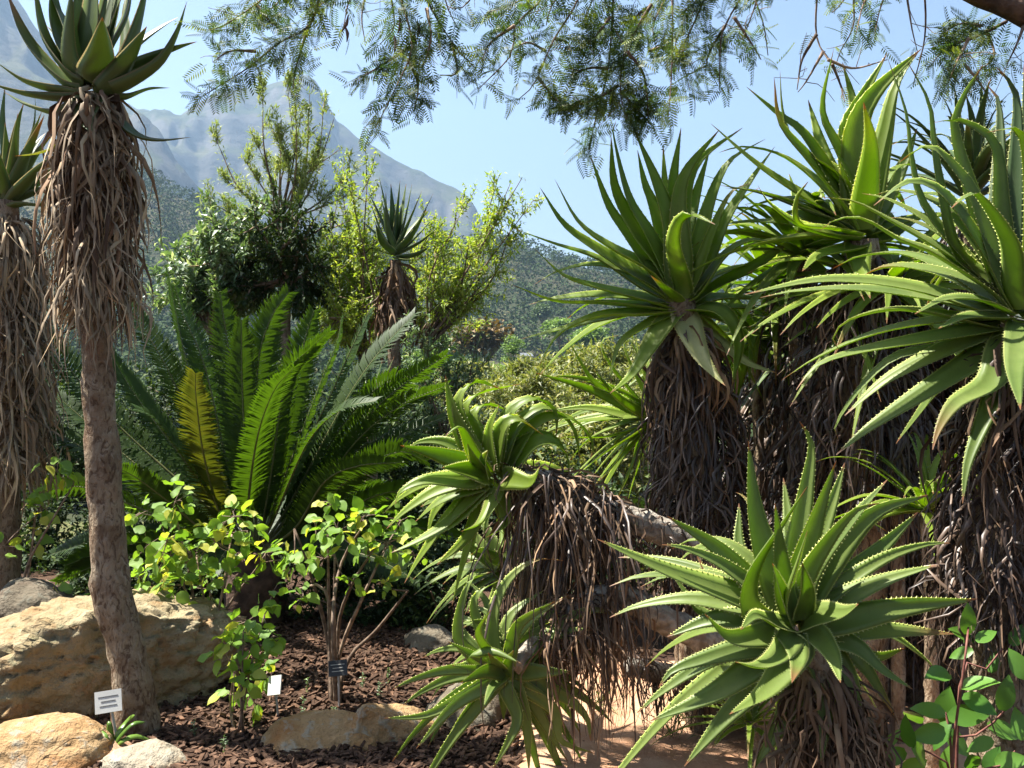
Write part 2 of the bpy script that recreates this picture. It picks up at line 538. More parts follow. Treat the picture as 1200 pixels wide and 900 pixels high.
def mountain_mat():
    t = NT("mountain_rock_scrub")
    g = t.n("ShaderNodeNewGeometry")
    v = g.outputs["Position"]
    a = t.noise(.004, 7, .6, vec=v); b = t.noise(.03, 6, .65, vec=v); c = t.noise(.012, 5, .6, vec=v, stretch=(1, 1, 3))
    scrub = t.mix(t.step(a, .35, .65), (.035, .042, .022), (.070, .066, .040))
    scrub = t.mix(t.math('MULTIPLY', t.step(b, .5, .65), .6), scrub, (.022, .030, .016))
    rock = t.mix(t.step(c, .4, .6), (.050, .048, .045), (.085, .080, .074))
    sep = t.n("ShaderNodeSeparateXYZ"); t.l(g.outputs["Normal"], sep.inputs[0])
    steep = t.step(t.math('ADD', sep.outputs[2], t.math('MULTIPLY', b, .25)), .93, .76)
    col = t.mix(steep, scrub, rock)
    return t.done(t.pbsdf(col, .95, .05, t.bump(b, .8, 8)))


# ------------------------------------------------------------------ terrain
def gz(x, y):
    y = np.asarray(y, float); x = np.asarray(x, float)
    base = np.interp(y, [-60, 0, 8.5, 20, 60, 80], [0.3, 0, 0, -1.5, -7, -8.5])
    return base + .05 * fbm(x * .7, y * .7, 4, 3) * np.clip(y / 2, 0, 1)


xs = np.concatenate([np.linspace(-60, -4, 24)[:-1], np.linspace(-4, 4, 110), np.linspace(4, 60, 24)[1:]])
ys = np.concatenate([np.linspace(-40, 2, 16)[:-1], np.linspace(2, 8, 90), np.linspace(8, 66, 60)[1:]])
X, Y = np.meshgrid(xs, ys)
Z = gz(X, Y)
near = (np.abs(X) < 4) & (Y < 8) & (Y > 2)
Z = Z + np.where(near, .022 * fbm(X * 5, Y * 5, 4, 8), 0)


def grid_faces(ny, nx):
    i = np.arange(ny - 1)[:, None] * nx; j = np.arange(nx - 1)[None]
    return np.stack([i + j, i + j + 1, i + nx + j + 1, i + nx + j], -1).reshape(-1, 4)


V = np.stack([X, Y, Z], -1).reshape(-1, 3)
tag(link("ground", mesh_np("ground", V, grid_faces(len(ys), len(xs)), ground_mat())), "dark brown mulched soil of the garden bed", "ground", kind="structure")

# sandy path seen between the aloes at the bottom
px_ = np.linspace(0, 1, 46); py_ = np.linspace(0, 1, 34)
A, B = np.meshgrid(px_, py_)
yy = 3.2 + B * 2.6
xl = -0.12 + .10 * np.sin(yy * 2.3) + (yy - 4.2) * .25; xr = 2.2 + .1 * np.sin(yy * 3) + .3 * yy
xx = xl + (xr - xl) * A
zz = gz(xx, yy) + .05 + .012 * fbm(xx * 6, yy * 6, 4, 5)
e = np.minimum(np.minimum(A, 1 - A), np.minimum(B, 1 - B))
zz = zz - np.clip(.06 - e, 0, 1) * 1.8
tag(link("path", mesh_np("path", np.stack([xx, yy, zz], -1).reshape(-1, 3), grid_faces(34, 46), path_mat())), "reddish sandy path behind the aloe stems", "path", kind="structure")

# hills and mountain: one sheet, from 58 m to 3.4 km
PXS = np.unique(np.concatenate([np.linspace(-1600, -150, 50), np.linspace(-150, 760, 330), np.linspace(760, 1300, 60), np.linspace(1300, 2700, 40)]))
DEP = np.concatenate([np.geomspace(58, 900, 90)[:-1], np.linspace(900, 3400, 170)])
def prof(tab):
    t = np.array(tab, float); return lambda p: np.interp(p, t[:, 0], t[:, 1])
R2 = prof([(-1600, 260), (0, 215), (120, 205), (170, 215), (215, 235), (260, 258), (330, 280), (450, 292), (540, 290), (600, 288), (640, 302), (700, 318), (800, 338), (1000, 352), (1300, 372), (2700, 400)])
RS = prof([(-1600, -80), (-100, -90), (0, -14), (30, 12), (60, 45), (90, 88), (130, 122), (165, 148), (190, 172), (212, 206), (240, 250), (300, 285), (450, 300), (600, 310), (800, 350), (2700, 410)])
R3 = prof([(-1600, 40), (0, 60), (100, 110), (150, 130), (170, 134), (195, 137), (212, 137), (228, 126), (250, 115), (290, 101), (330, 94), (358, 90), (370, 95), (378, 106), (386, 122), (394, 137), (410, 147), (425, 158), (450, 176), (478, 190), (505, 203), (535, 217), (550, 230), (562, 258), (575, 282), (600, 300), (700, 335), (900, 360), (2700, 420)])


def zat(py, d):
    return EYE + (450 - py) / F * d


def terrain_z(px, d):
    px = np.asarray(px, float); d = np.asarray(d, float)
    k = [58, 150, 400, 720, 1000, 1400, 1800, 2050, 2600, 3400]
    z2 = zat(R2(px), 720); zs = zat(RS(px), 1800); z3 = zat(R3(px), 2600)
    left = np.clip((300 - px) / 120, 0, 1)
    zz = [np.full_like(px, -7.6), np.full_like(px, -9.5), zat(np.where(px < 480, 400, 424), 400), z2,
          z2 * (.88 + .12 * left) + left * 25, z2 * .9 + .25 * np.minimum(zs, z3) * left, zs, zs * .86 + z3 * .08, z3, z3 * .55]
    out = np.zeros(np.broadcast(px, d).shape)
    zz = [np.broadcast_to(a, out.shape) for a in zz]
    for i in range(len(k) - 1):
        f = (d - k[i]) / (k[i + 1] - k[i])
        m = (f >= 0) & (f <= 1)
        f = np.clip(f, 0, 1); f = f * f * (3 - 2 * f) * .45 + f * .55
        out = np.where(m, zz[i] * (1 - f) + zz[i + 1] * f, out)
    return out


PX, DD = np.meshgrid(PXS, DEP)
TX = (PX - 600) / F * DD
TZ = terrain_z(PX, DD)
rid = 1 - np.abs(fbm(TX * .0042 + .0007 * DD, DD * .0022, 5, 21)) * 2
fine = fbm(TX * .018, DD * .018, 4, 31)
amp = np.clip((DD - 900) / 900, 0, 1)
crest = 1 - .8 * np.exp(-((DD - 2600) / 90) ** 2) - .6 * np.exp(-((DD - 1800) / 70) ** 2)
TZ = TZ + amp * crest * ((rid - .55) * 95 + fine * 16) + amp * (1 - crest) * fine * 5
strat = np.sin(TZ * .045 + fbm(TX * .003, DD * .003, 3, 5) * 4)
TZ = TZ + amp * crest * strat * 9
TZ = TZ + np.clip((DD - 60) / 200, 0, 1) * (1 - amp) * fbm(TX * .012, DD * .012, 4, 11) * 5
tag(link("mountain", mesh_np("mountain", np.stack([TX, DD, TZ], -1).reshape(-1, 3), grid_faces(len(DEP), len(PXS)), mountain_mat())), "hazy blue rocky mountain above wooded lower slopes", "mountain", kind="structure")


def far_z(px, d):
    """height of the built sheet (nearest grid point is close enough)"""
    i = np.clip(np.searchsorted(DEP, d), 0, len(DEP) - 1); j = np.clip(np.searchsorted(PXS, px), 0, len(PXS) - 1)
    return TZ[i, j]


# far wood: crowns of leaf clumps, one mass
def crown_cloud(bag, centers, radii, n, size, flat=.85, tint=None):
    """n leaf clumps for each of k crowns"""
    k = len(centers)
    u = rdir(k * n, -.35).reshape(k, n, 3)
    r = rng.uniform(.72, 1.08, (k, n, 1)) * (1 + .18 * rng.standard_normal((k, n, 1)))
    R = np.asarray(radii, float).reshape(k, 1, -1)
    pos = centers[:, None] + u * r * R * np.array([1, 1, flat])
    d = nrm(u * .6 + nrm(rng.standard_normal((k, n, 3))) * .9)
    sz = np.broadcast_to(np.asarray(size, float).reshape(k, 1), (k, n)) * rng.uniform(.7, 1.3, (k, n))
    ti = rng.random((k, 1)) * .7 + rng.random((k, n)) * .3 if tint is None else tint
    leaf_cloud(bag, pos.reshape(-1, 3), d.reshape(-1, 3), sz.ravel(), sz.ravel() * .85, .3, np.broadcast_to(ti, (k, n)).ravel())


wood = Bag()
for (a, b, k, n, rad) in ((75, 160, 900, 60, (1.6, 3.4)), (160, 420, 2200, 46, (2.2, 4.6)), (420, 1000, 4200, 30, (2.6, 5.2)), (1000, 1450, 3000, 16, (3.0, 6.0))):
    d = rng.uniform(a, b, k); px = rng.uniform(-120, 900, k)
    keep = ~((px > 560) & (px < 660) & (d > 240) & (d < 398)) & ((px < 760) | (d < 700))
    keep &= ~((d > 1000) & (px > 330))
    d, px = d[keep], px[keep]
    r = rng.uniform(*rad, len(d))
    c = np.stack([(px - 600) / F * d, d, far_z(px, d) + r * .7], 1)
    crown_cloud(wood, c, np.repeat(r[:, None], 3, 1), n, r * .42)
tag(wood.build("wooded_slope", [M['forest']], smooth=False), "dark green woodland covering the lower mountain slopes", "woodland", kind="stuff")


# single trees that can be told apart on the valley floor
def valley_tree(px, py, d, wpx, hpx, mat, label, group=None, name="valley_tree"):
    zt = zat(py, d); x = (px - 600) / F * d
    w = wpx / F * d / 2; h = hpx / F * d
    base = far_z(px, d) if d > 58 else float(gz(x, d))
    base = min(base, zt - h * .9)
    root = thing(name, (x, d, base), label, "tree", group)
    b = Bag(); tube(b, [(x, d, base - .2), (x + .05 * w, d, (base + zt) / 2), (x, d, zt - h * .4)], [.09 * w, .07 * w, .03 * w], 6)
    for i in range(4):
        a = i * 1.6 + rng.random()
        tube(b, [(x, d, zt - h * .75), (x + math.cos(a) * w * .5, d + math.sin(a) * w * .5, zt - h * .4)], [.05 * w, .015 * w], 5)
    b.build("trunk", [M['twig']], root)
    b = Bag()
    k = 16
    u = rdir(k, -.4)
    cc = np.array([x, d, zt - h * .5]) + u * np.array([w * .66, w * .66, h * .34]) * rng.uniform(.5, 1.05, (k, 1))
    cc[0] = (x, d, zt - h * .45)
    crown_cloud(b, cc, np.repeat((rng.uniform(.28, .46, k) * min(w, h * .6))[:, None], 3, 1), 85, np.full(k, w * .16))
    b.build("crown", [mat], root, smooth=False)
    return root


gv = "trees on the valley floor"
valley_tree(566, 372, 130, 82, 78, M['tree_rust'], "rust brown round tree on the valley floor beyond the shrubs")
valley_tree(602, 384, 120, 30, 70, M['tree_lime'], "tall lime green tree beside the rust brown tree", name="lime_tree")
for px, py, d, w, h in ((545, 415, 95, 46, 60), (585, 425, 88, 44, 50), (622, 428, 92, 42, 48), (520, 385, 150, 50, 60), (655, 372, 260, 46, 40), (690, 380, 240, 50, 44),
                        (635, 356, 420, 34, 30), (540, 352, 430, 34, 28), (500, 400, 110, 50, 70), (665, 410, 110, 50, 50), (705, 415, 100, 52, 56), (745, 400, 130, 60, 60)):
    lime = rng.random() > .6
    valley_tree(px, py, d, w, h, M['tree_lime' if lime else 'tree'], "light green bushy tree on the valley floor beyond the thicket" if lime else "dark green bushy tree on the valley floor beyond the thicket", "light green valley trees" if lime else "dark green valley trees")

# little pale house in the valley
hx, hy = (617 - 600) / F * 300, 300.0
hz = zat(421, hy); gzh = min(far_z(617, hy), hz - .5)
house = thing("small_house", (hx, hy, gzh), "tiny pale house with grey roof among the valley trees", "house")
def box(bag, lo, hi, tint=.5, m=0):
    lo, hi = np.array(lo, float), np.array(hi, float)
    c = np.array([[x, y, z] for x in (0, 1) for y in (0, 1) for z in (0, 1)])
    bag.add(lo + c * (hi - lo), [[0, 1, 3, 2], [4, 6, 7, 5], [0, 4, 5, 1], [2, 3, 7, 6], [0, 2, 6, 4], [1, 5, 7, 3]], None, tint, m=m)
b = Bag(); box(b, (hx - 1.7, hy - 1.6, gzh - .5), (hx + 1.7, hy + 1.6, hz + .9)); b.build("wall", [M['wall_white']], house, False)
b = Bag(); b.add(np.array([[-2, -1.9, 0], [2, -1.9, 0], [2, 1.9, 0], [-2, 1.9, 0], [-2, 0, 1.0], [2, 0, 1.0]]) + [hx, hy, hz + .9],
      [[0, 1, 5, 4], [2, 3, 4, 5], [0, 3, 2, 1]], [[0, 4, 3], [1, 2, 5]]); b.build("roof", [M['roof_grey']], house, False)
for wx in (-1.0, .9):
    b = Bag(); box(b, (hx + wx - .35, hy - 1.68, hz - .5), (hx + wx + .35, hy - 1.58, hz + .4)); b.build("window", [M['pane']], house, False)

# ------------------------------------------------------------------ rocks
from mathutils import noise as mnoise


def ico(sub):
    import bmesh
    bm = bmesh.new(); bmesh.ops.create_icosphere(bm, subdivisions=sub, radius=1)
    v = np.array([p.co for p in bm.verts]); f = np.array([[q.index for q in p.verts] for p in bm.faces]); bm.free()
    return v, f


ICO6, ICO5, ICO4 = ico(6), ico(5), ico(4)


def rock(px, py, d, wpx, hpx, mat, label, name="rock", depth=None, seed=0, facets=9, rough=.05, sub=5, sharp=.6, group=None, cuts=(), grit=.02, crack=False):
    """faceted, weathered stone: convex body cut by random planes, then eroded. (px,py) is its centre in view"""
    c = P(px, py, d); w = wpx / F * d / 2 * 1.12; h = hpx / F * d / 2 * 1.18; dp = depth or w * .8
    r = np.random.default_rng(seed + 100)
    v, f = {4: ICO4, 5: ICO5, 6: ICO6}[sub]
    rad = np.full(len(v), 1.15)
    pl = nrm(r.standard_normal((facets, 3))); off = r.uniform(.72, 1.0, facets)
    for n_, o_ in zip(pl, off):
        dt = v @ n_
        lim = np.where(dt > .05, o_ / np.maximum(dt, .05), 9)
        rad = np.where(lim < rad, rad * (1 - sharp) + lim * sharp, rad)
    q = v * rad[:, None]
    for n_, o_ in cuts:
        n_ = nrm(np.array(n_, float)); q = q - np.maximum(0, q @ n_ - o_)[:, None] * n_ * .94
    disp = np.array([mnoise.fractal(Vector(p * 1.7 + seed * 3.1), .9, 2.1, 5) for p in q])
    disp = disp + .35 * np.array([mnoise.fractal(Vector(p * 7.0 + seed), .8, 2.1, 4) for p in q])
    led = np.array([mnoise.noise(Vector((p[0] * .8 + seed, p[1] * .8, p[2] * 4.2))) for p in q])
    q = q * (1 + rough * disp + rough * .7 * np.abs(led))[:, None]
    g1 = np.array([mnoise.fractal(Vector(p * 5.5 + seed * 1.7), .75, 2.2, 6) for p in q])
    g2 = np.array([abs(mnoise.noise(Vector(p * 3.1 + seed * 2.3))) for p in q])
    q = q * (1 + grit * g1 - grit * 1.6 * np.exp(-(g2 / .05) ** 2))[:, None]
    if crack:
        lx = q[:, 0] + .28 - .16 * q[:, 2] + .06 * np.sin(q[:, 2] * 7)
        q = q * (1 - .055 * np.exp(-(lx / .018) ** 2) * (q[:, 1] < 0) * (q[:, 2] > -.45))[:, None]
        lz = q[:, 2] + .38 - .18 * q[:, 0] + .09 * np.sin(q[:, 0] * 6)
        q = q * (1 - .07 * np.exp(-(lz / .03) ** 2) * (q[:, 1] < 0))[:, None]
    q = q * np.array([w, dp, h])
    return_z = c[2] - h
    o = link(name, mesh_np(name, q, f, mat), None, c)
    return tag(o, label, "rock", group)


bo = rock(126, 782, 5.15, 252, 142, M['boulder'], "large rounded sandstone boulder behind the tree aloe trunk", "boulder", depth=.52, seed=3, facets=8, rough=.12, sub=6, sharp=.7, grit=.045, crack=True, cuts=(((.62, -.78, .02), .62), ((.35, 0, .93), .93), ((1, -.1, .15), .92)))
rock(36, 890, 4.3, 150, 78, M['rock_tan'], "broad orange tan border stone in front of the boulder", seed=11, depth=.25)
rock(122, 893, 4.32, 70, 34, M['rock_red'], "small brown stone wedged between two border stones", seed=12, sub=4)
rock(172, 897, 4.25, 92, 40, M['rock_pale'], "pale grey rounded border stone beside the strap leaved plant", seed=13)
rock(376, 890, 4.42, 136, 78, M['rock_tan'], "low tan border stone with a shadowed flank", seed=17, facets=10, sharp=.8, rough=.07, cuts=(((.1, -.6, .8), .72),))
rock(457, 876, 4.5, 92, 92, M['rock_tan'], "upright tan border stone beside the drooping aloe", seed=15, facets=8, sharp=.85, rough=.07, cuts=(((.2, -.9, .3), .7), ((.3, 0, .95), .75)))
rock(543, 862, 4.75, 96, 88, M['rock_shaded'], "shaded brown stone under the drooping aloe leaves", seed=16)
rock(524, 893, 4.42, 46, 26, M['rock_red'], "flat red brown stone at the path edge", seed=18, sub=4)
rock(549, 886, 4.5, 32, 20, M['rock_red'], "small red stone lying next to the flat one", seed=19, sub=4)
rock(38, 722, 6.2, 84, 66, M['rock_shaded'], "dark shaded rock behind the boulder by the shaggy aloe", seed=20)
rock(37, 737, 5.75, 30, 34, M['rock_pale'], "small sunlit wedge of stone behind the boulder", seed=21, sub=4, sharp=.9)
rock(505, 765, 6.1, 66, 46, M['rock_shaded'], "dark rounded rock in the shade behind the border stones", seed=22)
rock(845, 712, 5.6, 60, 44, M['rock_red'], "reddish rock glimpsed between grey aloe stems", seed=23, sub=4)

# bark mulch, scattered chips: uncountable
b = Bag()
n = 11000
x = rng.uniform(-2.75, .35, n); y = 4.0 + rng.random(n) ** 1.4 * 3.0
z = gz(x, y) + .022 * fbm(x * 5, y * 5, 4, 8) + rng.uniform(.002, .022, n)
L = rng.uniform(.012, .038, n); W = rng.uniform(.005, .014, n); H = rng.uniform(.003, .007, n)
a = rng.uniform(0, 6.28, n); tl = rng.normal(0, .35, n)
D = np.stack([np.cos(a) * np.cos(tl), np.sin(a) * np.cos(tl), np.sin(tl)], 1); S = nrm(np.cross(D, [0, 0, 1.]) + .3 * rng.standard_normal((n, 3))); N = np.cross(S, D)
c8 = [(-1, -1, -1), (1, -.7, -1), (.8, 1, -1), (-1, .8, -1), (-.9, -.8, 1), (.9, -.6, 1), (.7, .8, 1), (-.8, .9, 1)]
V = np.stack([np.stack([x, y, z], 1) + D * (L * u)[:, None] + S * (W * v)[:, None] + N * (H * w)[:, None] for u, v, w in c8], 1).reshape(-1, 3)
q = np.array([[4, 5, 6, 7], [0, 1, 5, 4], [1, 2, 6, 5], [2, 3, 7, 6], [3, 0, 4, 7]])
Q = (np.arange(n)[:, None, None] * 8 + q[None]).reshape(-1, 4)
b.add(V, Q, None, np.repeat(rng.random(n), 8))
tag(b.build("bark_mulch", [M['chip']], smooth=False), "red brown bark chips spread over the soil", "mulch", kind="stuff")


# ------------------------------------------------------------------ aloes
def hang_strip(bag, p0, d0, L, w, tint, gravity=1.0, n=6, curl=0.0, m=0):
    """a withered leaf: leaves p0 along d0, then hangs"""
    t = np.linspace(0, 1, n + 1)[:, None]
    d0 = np.asarray(d0, float)
    g = np.array([0, 0, -1.0])
    wob = rng.standard_normal(3) * .10 * min(L, .32) * np.array([1, 1, .4])
    C = p0 + d0 * L * (t * (1 - .55 * t)) + g * L * gravity * (t ** 1.4) * .85 + wob * np.sin(t * rng.uniform(3, 9))
    if curl:
        C = C + d0 * L * curl * t ** 3
    side = nrm(np.cross(d0 + .01, g) + .5 * rng.standard_normal(3))
    T, S, N = frames(C, side)
    tw = rng.normal(0, 1.6); c, s_ = np.cos(tw * t), np.sin(tw * t)
    S = S * c + N * s_; N = np.cross(T, S)
    hw = (w / 2 * np.clip(1.0 - t ** 2 * .85, .12, 1))
    V = np.stack([C - S * hw, C + N * hw * .6, C + S * hw], 1).reshape(-1, 3)
    i = np.arange(n)[:, None] * 3; j = np.arange(2)[None]
    Q = np.stack([i + j, i + j + 1, i + j + 4, i + j + 3], -1).reshape(-1, 4)
    bag.add(V, Q, None, tint, np.tile([-1., 0, 1], n + 1), np.repeat(t[:, 0], 3), m)


def skirt(root, path, radius, count, L=(.2, .4), w=(.012, .028), flare=.7, mat='dry', rng_t=(0, 1), single=0, back=.25, tmul=1.0, name="dead_leaf_skirt"):
    C = crv(path, 60); T = nrm(np.gradient(C, axis=0))
    bag = Bag()
    for k in range(count + single):
        u = rng.uniform(*rng_t); i = int(u * 60)
        pr = rng.standard_normal(3); pr = nrm(pr - T[i] * (pr @ T[i]))
        rr = np.interp(u, np.linspace(0, 1, len(radius)), radius)
        d0 = nrm(pr * flare + T[i] * back + rng.standard_normal(3) * .18) * rng.uniform(.35, 1.0)
        tgt = bag if k < count else Bag()
        hang_strip(tgt, C[i] + pr * rr * .9, d0, rng.uniform(*L), rng.uniform(*w) * (1 if k < count else 1.5), rng.random() * tmul, n=6)
        if k >= count:
            tgt.build("dead_leaf", [M[mat]], root)
    if count:
        bag.build(name, [M[mat]], root, kind="stuff")


def aloe_leaf(root, B, pts, axis, W, mat='aloe', teeth=26, tooth=.0075, channel=.32, thick=.16, ntw=.25, n=15, name="leaf"):
    C = crv(np.vstack([B[None], pts]), n)
    axis = nrm(axis)
    out = C[n // 2 + 1] - C[0]; out = out - axis * (out @ axis)
    if np.linalg.norm(out) < .02:
        out = np.cross(axis, rng.standard_normal(3))
    side = nrm(np.cross(axis, nrm(out)))
    t = np.linspace(0, 1, n + 1)
    half = W / 2 * (np.clip(.78 + t * 1.3, 0, 1) * (.55 * (1 - t ** 1.5) + .45 * (1 - t))) + .0010
    bag = Bag()
    blade(bag, C, side, half, channel, thick, rng.random(), teeth, tooth, rng.normal(0, ntw))
    return bag.build(name, [M[mat], M['teeth']], root)


def aloe(name, label, crown, d, base, L, W, leaves, axis=(0, 0, 1), mat='aloe', fill=0, fill_back=True, pol=(15, 110), stem=None, stem_r=(.06, .05), stem_mat='bark',
         sk=None, teeth=26, tooth=.0075, group=None, droop=(.15, .55), fill_yaw=None, fillL=(.7, 1.0), channel=.32):
    c = P(*crown, d)
    axis = nrm(axis)
    root = thing(name, base, label, "aloe", group)
    if stem is not None:
        b = Bag(); tube(b, stem, stem_r, 16, n=46, noise=.07); b.build("stem", [M[stem_mat]], root)
    for sp in leaves:
        pp, s = sp[0], sp[1]
        o = sp[2] if len(sp) > 2 else {}
        p2 = np.array(pp, float)
        full = np.vstack([[crown], p2])
        seg = np.linalg.norm(np.diff(full, axis=0), axis=1) / F * d
        cum = np.cumsum(seg) / seg.sum()
        dy = s * math.sqrt(max((L * o.get('L', 1)) ** 2 - min(seg.sum(), L) ** 2, (.15 * L) ** 2))
        pts = np.array([P(a[0], a[1], d + dy * k) for a, k in zip(p2, cum)])
        out = nrm(pts[0] - c)
        off = o.get('off', .035)
        start = c + out * off - axis * (.02 if out @ axis < .3 else 0) + np.array([0, dy * .05, 0])
        if np.linalg.norm(pts[0] - c) < off * 1.5 and len(pts) > 1:
            pts = pts[1:]
        aloe_leaf(root, start, pts, axis, W * o.get('w', 1), o.get('m', mat), teeth, tooth, channel * o.get('ch', 1))
    # leaves on the far side and between, same growth
    u0 = nrm(np.cross(axis, [.2, .9, .35])); v0 = np.cross(axis, u0)
    for k in range(fill):
        th = math.radians(rng.uniform(*pol)); a = k * 2.399 + rng.normal(0, .2)
        dv = axis * math.cos(th) + (u0 * math.cos(a) + v0 * math.sin(a)) * math.sin(th)
        if fill_back and dv[1] < -.05:
            dv[1] = abs(dv[1])
        if fill_yaw is not None:
            dv = nrm(dv + np.array(fill_yaw) * .6)
        LL = L * rng.uniform(*fillL); dr = rng.uniform(*droop)
        t = np.array([.3, .6, .85, 1.0])[:, None]
        pts = c + dv * LL * t + np.array([0, 0, -1]) * LL * dr * t ** 3 + nrm(dv * [1, 1, 0] + 1e-4) * LL * dr * .45 * t ** 2
        aloe_leaf(root, c + nrm(dv) * .03, pts, axis, W * rng.uniform(.75, 1.0), mat, teeth, tooth, channel)
    for s_ in (sk or []):
        skirt(root, **s_)
    return root


def G(px, py, d):           # point on the ground under a view direction
    p = P(px, py, d); p[2] = float(gz(p[0], p[1])) ; return p


# --- tall tree aloe at the left, with a skirt of withered leaves on a bare trunk
dl = 4.6
tr = [G(162, 860, dl) - [0, 0, .08], P(158, 830, dl), P(148, 760, dl), P(131, 690, dl), P(124, 600, dl), P(118, 500, dl), P(114, 400, dl), P(112, 300, dl), P(108, 110, dl)]
leavesL = [([(77, 100), (33, 50), (8, -8)], .1), ([(80, 87), (50, 40), (38, -30)], .2), ([(84, 75), (68, 40), (57, -40)], .5),
           ([(94, 98), (77, 62), (84, -20)], -.45, {'w': .9}), ([(110, 75), (122, 10), (134, -60)], .3, {'w': 1.25}), ([(106, 70), (110, 0), (112, -80)], .1, {'w': 1.2}),
           ([(116, 75), (134, 15), (146, -40)], .6, {'w': 1.2}), ([(127, 108), (152, 66), (168, 10), (176, -40)], .1, {'w': 1.15}), ([(125, 108), (150, 70), (172, 31)], -.3),
           ([(143, 104), (187, 76), (208, 40), (219, 2)], .1), ([(143, 116), (173, 105), (199, 103)], .5, {'w': .8}), ([(135, 140), (160, 160), (187, 165), (223, 161)], -.2, {'w': .75}),
           ([(87, 112), (33, 98), (-6, 72)], -.1, {'w': .85}), ([(87, 118), (33, 112), (-20, 95)], .1, {'w': .85}), ([(75, 134), (33, 124), (5, 108)], .4, {'w': .8}),
           ([(104, 120), (101, 142), (108, 156)], -.75, {'w': .95, 'L': .5}), ([(70, 168), (45, 180), (17, 183)], -.3, {'w': .55, 'm': 'aloe_pale'}),
           ([(128, 60), (150, 15), (155, -40)], .7), ([(98, 60), (96, 10), (92, -60)], .8, {'w': 1.2}), ([(112, 90), (118, 62), (120, 20)], -.6, {'w': 1.1}),
           ([(140, 90), (150, 60), (147, 10), (150, -10)], .7, {'w': .8}), ([(90, 90), (62, 30), (60, -30)], .7, {'w': .9})]
aloe("tree_aloe", "tall tree aloe with bare trunk and shaggy straw skirt in front of the boulder", (108, 104), dl, tr[0], .66, .170, leavesL, mat='aloe_tall', fill=8, pol=(10, 60),
     stem=tr, stem_r=(.108, .094, .082, .079, .088, .078, .072, .079, .070, .073, .066, .074, .064, .068, .06, .06, .05), teeth=20, tooth=.004, droop=(0, .1),
     sk=[dict(path=[P(109, 106, dl), P(112, 240, dl), P(113, 385, dl)], radius=(.05, .075, .06), count=860, L=(.18, .46), w=(.006, .024), flare=.72, mat='dry_grey', rng_t=(0, .86), back=.1),
         dict(path=[P(110, 118, dl), P(112, 200, dl)], radius=(.06, .10), count=0, single=46, L=(.25, .55), w=(.010, .022), flare=1.05, mat='dry_grey'),
         dict(path=[P(109, 104, dl), P(112, 260, dl)], radius=(.05, .05), count=150, single=18, L=(.3, .5), w=(.02, .04), flare=.9, mat='dry', back=.1, name="brown_leaf_skirt")])

# --- shaggy aloe at the left edge
df = 6.6
tr = [G(2, 720, df) - [0, 0, .05], P(5, 600, df), P(8, 450, df), P(10, 300, df), P(10, 235, df)]
leavesF = [([(28, 190), (40, 150), (42, 110)], .1), ([(32, 200), (55, 165), (72, 150)], -.2), ([(15, 190), (20, 150), (28, 120)], -.4), ([(5, 180), (2, 140), (6, 100)], .2),
           ([(35, 225), (58, 205), (70, 180)], .3), ([(-5, 190), (-18, 150), (-30, 120)], .2), ([(28, 240), (52, 240), (66, 225)], -.3), ([(22, 205), (32, 180), (52, 135)], -.6)]
aloe("shaggy_aloe", "shaggy aloe with thick skirt of withered leaves at the dark rock", (10, 240), df, tr[0], .8, .12, leavesF, mat='aloe_tall', fill=18, fill_back=False, pol=(10, 80), stem=tr,
     stem_r=(.12, .10, .08, .08, .06), teeth=16, tooth=.005, droop=(0, .15),
     sk=[dict(path=[P(10, 255, df), P(9, 400, df), P(6, 620, df)], radius=(.10, .16, .12), count=1100, L=(.24, .55), w=(.009, .030), flare=.7, mat='dry_grey', rng_t=(0, .8), back=.1)])

# --- small aloe rising from the bright shrubs
ds = 9.55
tr = [P(462, 480, ds), P(462, 380, ds), P(463, 305, ds)]
leavesS = [([(455, 260), (444, 206)], .1), ([(466, 255), (469, 211)], -.2), ([(475, 258), (483, 215)], .2), ([(490, 262), (508, 226)], 0), ([(492, 285), (515, 265)], .1), ([(446, 272), (435, 240)], 0),
           ([(485, 300), (503, 290)], -.3), ([(476, 305), (490, 304)], -.6), ([(435, 290), (403, 272)], .1, {'w': .5}), ([(452, 262), (452, 225)], -.5), ([(478, 265), (495, 222)], -.4), ([(486, 280), (512, 250)], .4),
           ([(470, 262), (476, 215)], .5), ([(448, 285), (440, 262)], -.6), ([(460, 258), (458, 215)], .5), ([(484, 275), (500, 245)], -.6)]
aloe("small_aloe", "small dark aloe rosette rising out of the bright green shrub", (463, 300), ds, (tr[0][0], tr[0][1], float(gz(tr[0][0], ds))), .72, .13, leavesS, mat='aloe_dark', fill=8, pol=(10, 70),
     stem=[(tr[0][0], ds, -.3)] + tr, stem_r=(.07, .06, .06, .05), teeth=0, droop=(0, .1),
     sk=[dict(path=[P(463, 308, ds), P(462, 370, ds)], radius=(.06, .1), count=170, L=(.25, .5), w=(.014, .04), flare=.6, mat='dry', single=12)])

# --- second small aloe behind the fern palm
aloe("spiky_aloe", "narrow leaved dark aloe half hidden behind the cycad fronds", (435, 500), 8.6, G(435, 560, 8.6), .75, .09,
     [([(445, 460), (462, 418)], .1), ([(440, 460), (448, 422)], .2), ([(455, 470), (478, 440)], 0), ([(450, 460), (470, 425)], -.2), ([(430, 460), (432, 430)], .1), ([(460, 480), (486, 455)], .1)],
     mat='aloe_dark', fill=14, fill_back=False, pol=(10, 60), teeth=0, droop=(0, .1), stem=[G(435, 560, 8.6), P(435, 500, 8.6)], stem_r=(.06, .05))

